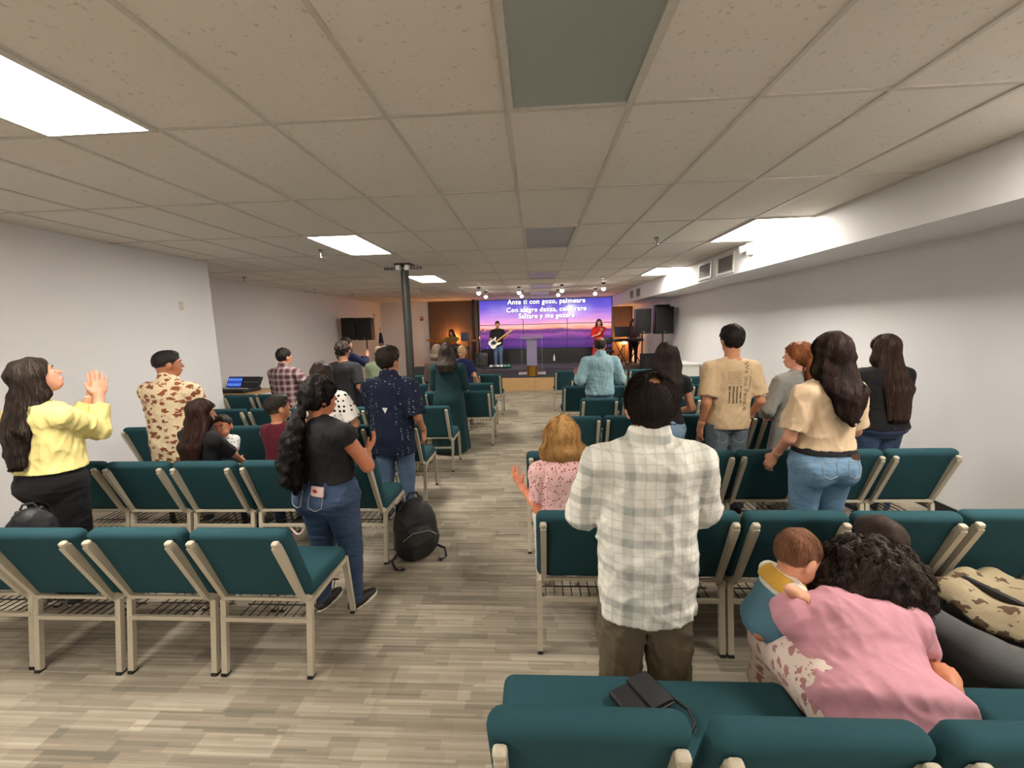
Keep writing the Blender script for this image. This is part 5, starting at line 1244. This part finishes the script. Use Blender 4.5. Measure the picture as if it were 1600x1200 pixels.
# ---- sound desk
SDX, SDY = -5.50, 7.42
t = thing('sound_desk', 'light wood table with black legs in the recess by the wall', 'table', (SDX, SDY, 0)); MB().rbox((0, 0, .735), (1.0, .72, .035), .006, 2).build('tabletop', OAK, t)
for sx in (-1, 1):
    for sy in (-1, 1): MB().box((sx*.44, sy*.30, .36), (.04, .04, .715)).build('leg', BLKM, t)
mx = thing('mixing_console', 'black digital mixing console with lit blue screen on the sound desk', 'mixer', (SDX-.03, SDY-.05, .754), -.15)
MB().rbox((0, -.05, .035), (.70, .42, .06), .012, 2).build('fader_deck', BLKPL, mx, True)
MB().box((-.17, .12, .15), (.34, .03, .22), RX(-.45)).build('screen_panel', BLKPL, mx)
def ui():
    a = NT('mixer display'); sp = a.n('ShaderNodeSeparateXYZ'); a.l(a.coord(), sp.inputs[0]); s_ = a.math('GREATER_THAN', a.math('SINE', a.math('MULTIPLY', sp.outputs[0], 160)), .2); s2 = a.math('GREATER_THAN', a.math('SINE', a.math('MULTIPLY', sp.outputs[2], 70)), .1)
    a.l(a.mix(a.math('MULTIPLY', s_, s2), L((30, 60, 170)), L((120, 170, 240))), a.b.inputs['Emission Color']); a.b.inputs['Emission Strength'].default_value = 1.2; a.col((0, 0, 0, 1)); return a.m
MB().box((-.17, .100, .155), (.30, .006, .18), RX(-.45)).build('display', ui(), mx); MB().box((.18, .12, .15), (.34, .03, .22), RX(-.45)).build('control_panel', M('console panel', (40, 42, 46), .5), mx)
for k in range(12): MB().box((-.30+.055*k, -.12, .070), (.016, .03, .014)).build('fader', WHT, mx)
for k in range(8): MB().cyl((.05+.04*k, .095+.0, .16), (.05+.04*k, .080, .155), .011, seg=8).build('knob', M('grey knob', (120, 122, 126), .4), mx)
for s in (-1, 1): MB().bar((s*.34, .10, .05), (s*.34, .22, .24), .012, .03).build('side_bracket', BLKPL, mx)
t = thing('headphones', 'black headphones hanging under the sound desk', 'headphones', (SDX+.22, SDY-.40, .50)); MB().tube([(.09*math.cos(a), 0, .11*math.sin(a)) for a in np.linspace(-.3, 3.44, 16)], .011, 8).build('headband', BLKPL, t, True)
for s in (-1, 1): MB().ball((s*.086, 0, -.035), (.028, .04, .05), 12, 8).build('ear_cup', BLKPL, t, 'all')
MB().box((0, .04, .118), (.03, .09, .012)).build('hook', BLKM, t)
# ---- bags
NYL = M('black nylon', (20, 20, 22), .55, var=.3, nscale=14, bump=.6, bscale=40); WEB = M('black webbing', (26, 26, 28), .7)
def backpack(x, y, z, rz, label, s=1.0, tilt=0.0):
    t = thing('backpack', label, 'backpack', (x, y, z), rz); t.scale = (s, s, s)
    F_ = Field(); F_.add(ell((0, 0, .23), (.165, .115, .245), None, .03), ell((0, -.03, .12), (.17, .13, .13), None, .05)); F_.disp = folds(5, .006, 22); F_.cut.append(lambda P: .004-P[:, 2])
    link('main_compartment', np_mesh('bag', [surfnet(F_, .012)], NYL), t)
    F_ = Field(); F_.add(ell((0, -.125, .17), (.125, .06, .14), None, .03)); F_.disp = folds(9, .005, 30); F_.cut.append(lambda P: .006-P[:, 2]); link('front_pocket', np_mesh('pocket', [surfnet(F_, .01)], NYL), t)
    for sd in (-1, 1):
        MB().tube([(sd*.07, .09, .44), (sd*.10, .17, .36), (sd*.12, .20, .22), (sd*.13, .16, .08), (sd*.15, .10, .03)], .016, 6).build('shoulder_strap', WEB, t, True)
        MB().tube([(sd*.15, -.02, .06), (sd*.21, -.08, .04), (sd*.20, -.15, .012), (sd*.14, -.19, .012)], .010, 6).build('waist_strap', WEB, t, True); MB().rbox((sd*.16, -.17, .02), (.04, .03, .014), .004, 2).build('buckle', M('buckle', (120, 118, 114), .4, .5), t)
    MB().tube([(-.05, .03, .465), (-.03, .03, .51), (.03, .03, .51), (.05, .03, .465)], .010, 6).build('haul_handle', WEB, t, True)
    MB().tube([(-.13, -.165, .22), (-.06, -.178, .27), (.06, -.178, .27), (.13, -.165, .22)], .004, 5).build('zip', M('zip', (140, 138, 132), .4, .6), t)
backpack(-.985, 3.10, 0, .5, 'black backpack slumped on the carpet at the aisle chair', 1.0)
backpack(-2.99, 2.16, .505, .9, 'black bag with handle on a chair behind the woman in yellow', .66)
# pouch on the empty seat
t = thing('black_case', 'black zipped tablet case on an empty teal seat', 'case', (.345, 1.30, .506), .5); t.scale = (.68, .68, .8); MB().rbox((0, 0, .016), (.27, .19, .03), .012, 3).build('shell', NYL, t, True); MB().rbox((.05, 0, .036), (.13, .195, .014), .006, 2).build('flap', WEB, t, True)
MB().tube([(-.13, -.095, .018), (.13, -.095, .018)], .004, 5).build('zip', M('zip', (140, 138, 132), .4, .6), t); MB().tube([(.12, -.06, .03), (.16, -.15, .012), (.13, -.22, .010), (.08, -.24, .010)], .008, 6).build('strap', WEB, t, True)
# strap hanging from a rack, bags in racks
def hang_strap(x, y, label):
    t = thing('bag_strap', label, 'strap', (x, y, .255)); MB().tube([(-.07+.14*k/10, 0, .055-.085*math.sin(math.pi*k/10)) for k in range(11)], .009, 6).build('webbing', M('white pink strap', (214, 186, 182), .7), t, True); MB().rbox((0, .10, .035), (.18, .16, .03), .012, 2).build('pouch', M('dark pouch', (52, 44, 44), .7), t, True)
hang_strap(CHAIRS[(1, 1)].location.x+.06, 2.96+.035, 'pale pink strap hanging under a teal chair behind the boy')
def rack_bag(x, y, c, label, w=.26):
    t = thing('hand_bag', label, 'bag', (x, y, .004)); F_ = Field(); F_.add(ell((0, 0, .10), (w/2, .09, .10), None, .03)); F_.disp = folds(int(x*100) % 50+60, .006, 26); F_.cut.append(lambda P: .003-P[:, 2]); link('body', np_mesh('bag', [surfnet(F_, .012)], M('bag %s' % (c,), c, .7, bump=.4, bscale=60)), t)
    MB().tube([(-w*.3, 0, .16), (-w*.2, .02, .22), (w*.2, .02, .22), (w*.3, 0, .16)], .008, 6).build('handle', M('bag handle %s' % (c,), tuple(int(k*.7) for k in c), .6), t, True)
rack_bag(-3.0, 3.62-.33, (176, 156, 128), 'tan cloth bag on the carpet under a teal chair'); rack_bag(-1.62, 5.40, (74, 28, 40), 'maroon bag under a teal chair by the man in navy', .34)
# ---- infant car seat with blanket
CSX, CSY = 1.98, 1.73
t = thing('infant_car_seat', 'dark grey infant car seat on the carpet beside the woman in pink', 'car seat', (CSX, CSY, 0), -1.35)
CSM = M('charcoal seat cloth', (70, 70, 70), .85, bump=.3); F_ = Field(); F_.add(ell((0, 0, .27), (.24, .40, .30), RX(.12), .05)); inner = ell((0, .06, .56), (.17, .32, .28), RX(.1)); F_.cut += [lambda P: -inner.fn(P), lambda P: .01-P[:, 2]]; link('shell', np_mesh('shell', [surfnet(F_, .012)], CSM), t)
F_ = Field(); F_.add(cap((-.14, -.33, .50), (.14, -.33, .50), .085, .085), cap((-.2, -.1, .46), (-.14, -.33, .50), .05, .085, .04), cap((.2, -.1, .46), (.14, -.33, .50), .05, .085, .04)); link('padded_rim', np_mesh('rim', [surfnet(F_, .012)], CSM), t)
MB().tube([(-.25, .05, .36), (-.26, .05, .48), (-.18, .05, .58), (.18, .05, .58), (.26, .05, .48), (.25, .05, .36)], .018, 8).build('carry_handle', BLKPL, t, True)
t = thing('patterned_blanket', 'cream blanket with dark animal markings draped over the infant car seat', 'blanket', (CSX+.10, CSY+.03, .46), -1.35); m = MB(); vs = []; fs = []; nx_, ny_ = 26, 22
for j in range(ny_):
    for i in range(nx_):
        a = (i/(nx_-1)-.5)*.50; b = (j/(ny_-1)-.5)*.50; z = .085+.05*math.cos(a*4)*math.cos(b*4)+.018*math.sin(a*22+b*9)+.014*math.sin(b*31-a*7)-.9*max(0, abs(a)-.22)-.55*max(0, abs(b)-.2); vs.append((a, b, z))
top_n = len(vs); vs += [(q[0], q[1], q[2]-.012) for q in vs]
for j in range(ny_-1):
    for i in range(nx_-1): k = j*nx_+i; fs.append((k, k+1, k+nx_+1, k+nx_)); fs.append((k+top_n, k+nx_+top_n, k+nx_+1+top_n, k+1+top_n))
for i in range(nx_-1): fs.append((i, i+top_n, i+1+top_n, i+1)); k = (ny_-1)*nx_+i; fs.append((k, k+1, k+1+top_n, k+top_n))
for j in range(ny_-1): k = j*nx_; fs.append((k, k+nx_, k+nx_+top_n, k+top_n)); k = j*nx_+nx_-1; fs.append((k, k+top_n, k+nx_+top_n, k+nx_))
m.add(vs, fs); m.build('cloth', printed('animal print', (150, 136, 110), (84, 66, 52), 13, .36, soft=True), t, 'all')
# white cabinet at the far right wall
t = thing('white_cabinet', 'low white cabinet against the right-hand wall past the chairs', 'cabinet', (3.46, 9.95, 0)); MB().rbox((0, 0, .44), (.44, .9, .84), .01, 2).build('carcass', WHT, t); MB().box((0, 0, .875), (.47, .94, .025)).build('top', WHT, t)
for s in (-1, 1): d = MB().box((-.228, s*.225, .44), (.018, .43, .78)).build('door', M('cabinet door', (206, 204, 198), .4), t); MB().cyl((-.245, s*.05, .55), (-.245, s*.05, .65), .006, seg=6).build('handle', CHROME, d)
# ---- prints on clothes
from mathutils.bvhtree import BVHTree
def stick(me, obj, off=.003):
    """lay a flat mesh (drawn in body x,z at y=-0.5) onto the back of a garment"""
    d = obj.data; bv = BVHTree.FromPolygons([v.co[:] for v in d.vertices], [tuple(p.vertices) for p in d.polygons])
    for v in me.vertices:
        h = bv.ray_cast(Vector((v.co.x, -.6, v.co.z)), Vector((0, 1, 0)))
        if h[0] is not None: v.co.y = h[0].y-off
def grid_quad(x0, x1, z0, z1, n, rng_, holes=.0):
    m = MB()
    for k in range(n):
        a, b = z0+(z1-z0)*k/n, z0+(z1-z0)*(k+1)/n
        if rng_.random() < holes: continue
        e = rng_.uniform(-.0015, .0015); m.add([(x0+e, -.5, a), (x1+e, -.5, a), (x1, -.5, b), (x0, -.5, b)], [(0, 1, 2, 3)])
    return m
INK = M('faded dark ink', (112, 90, 70), .8); Ht = tanman['H']; tr = tanman['root']; rg = random.Random(2)
zt = .785*Ht
for k in range(4):
    m = grid_quad(-.070+.032*k, -.056+.032*k, zt-.30, zt-.145, 16, rg, .08); me = m.mesh('print', INK); stick(me, tanman['top']); link('flag_stripe', me, tr)
m = MB()
for r_ in range(9):
    for c_ in range(6 if r_ % 2 == 0 else 5):
        cx, cz = -.080+.0235*c_+(.0117 if r_ % 2 else 0), zt-.02-.0128*r_; pts = [(cx+.0062*(1 if q % 2 == 0 else .45)*math.sin(q*math.pi/5), cz+.0062*(1 if q % 2 == 0 else .45)*math.cos(q*math.pi/5)) for q in range(10)]; o = len(m.v); m.v += [(a, -.5, b) for a, b in pts]; m.f.append(tuple(range(o, o+10)))
me = m.mesh('print', INK); stick(me, tanman['top']); link('flag_stars', me, tr)
me = text_mesh('We the People', .066, .0, 0.0); me.materials.append(INK)
for v in me.vertices: x_, y_ = v.co.x, v.co.y; v.co = Vector((.062+y_, -.5, zt-.150-x_))
stick(me, tanman['top']); link('print_lettering', me, tr)['kind'] = 'stuff'
m = grid_quad(.128, .133, zt-.20, zt-.0, 20, rg, .1); me = m.mesh('print', INK); stick(me, tanman['top']); link('flag_border', me, tr)
zt = .665*nav['H']; m = MB().add([(-.028, -.5, zt+.02), (.028, -.5, zt+.02), (0, -.5, zt-.032)], [(0, 1, 2)]).add([(-.012, -.503, zt+.010), (.012, -.503, zt+.010), (0, -.503, zt-.012)], [(0, 1, 2)])
m = MB()
for k in range(8):
    a, b = k/8, (k+1)/8; wa, wb = .028*(1-a), .028*(1-b)
    for q in range(4): m.add([(-wa+wa*q/2, -.5, zt+.02-.052*a), (-wa+wa*(q+1)/2, -.5, zt+.02-.052*a), (-wb+wb*(q+1)/2, -.5, zt+.02-.052*b), (-wb+wb*q/2, -.5, zt+.02-.052*b)], [(0, 3, 2, 1)])
me = m.mesh('print', M('white ink', (214, 214, 212), .7)); stick(me, nav['top']); link('triangle_badge', me, nav['root'])
# phone in the back pocket of the woman in black, pocket seams
def back_hit(root, x_, z_):
    best = None
    for ch in root.children:
        if ch.type != 'MESH' or ch.name.split('.')[0] not in ('trousers',): continue
        d = ch.data; bv = BVHTree.FromPolygons([v.co[:] for v in d.vertices], [tuple(p.vertices) for p in d.polygons]); h = bv.ray_cast(Vector((x_, -.6, z_)), Vector((0, 1, 0)))
        if h[0] is not None: best = h[0].y
    return best if best is not None else -.15
hb = btw['H']; px_, pz_ = .075, .565*hb; yy = back_hit(btw['root'], px_, pz_)
ph_ = MB().rbox((px_, yy-.004, pz_), (.095, .012, .06), .004, 2, RX(-.25)).build('phone_in_pocket', M('patterned phone case', (196, 168, 160), .4), btw['root']); ph_['label'] = 'phone in a patterned case'
MB().ball((px_+.0-.012, yy-.011, pz_+.004), (.017, .003, .013), 10, 6).build('case_heart', M('red heart', (170, 36, 44), .4), ph_)
for who, xs, zz, wid in ((tanw, (-.075, .085), .515, .085), (tanman, (-.075, .075), .435, .10), (btw, (-.08, .07), .53, .09)):
    hh = who['H']
    for xx in xs:
        pts = []
        for a, b in ((-wid/2, .045), (-wid/2, -.04), (0, -.062), (wid/2, -.04), (wid/2, .045), (-wid/2, .045)):
            for_x, for_z = xx+a, zz*hh+b; pts.append((for_x, back_hit(who['root'], for_x, for_z)-.002, for_z))
        dense = []
        for a, b in zip(pts[:-1], pts[1:]):
            for q in range(5):
                u_ = q/5; X_, Z_ = a[0]+(b[0]-a[0])*u_, a[2]+(b[2]-a[2])*u_; dense.append((X_, back_hit(who['root'], X_, Z_)-.002, Z_))
        MB().tube(dense, .0022, 5).build('pocket_stitching', M('pocket thread', (150, 150, 146) if who is not btw else (66, 84, 110), .7), who['root'])
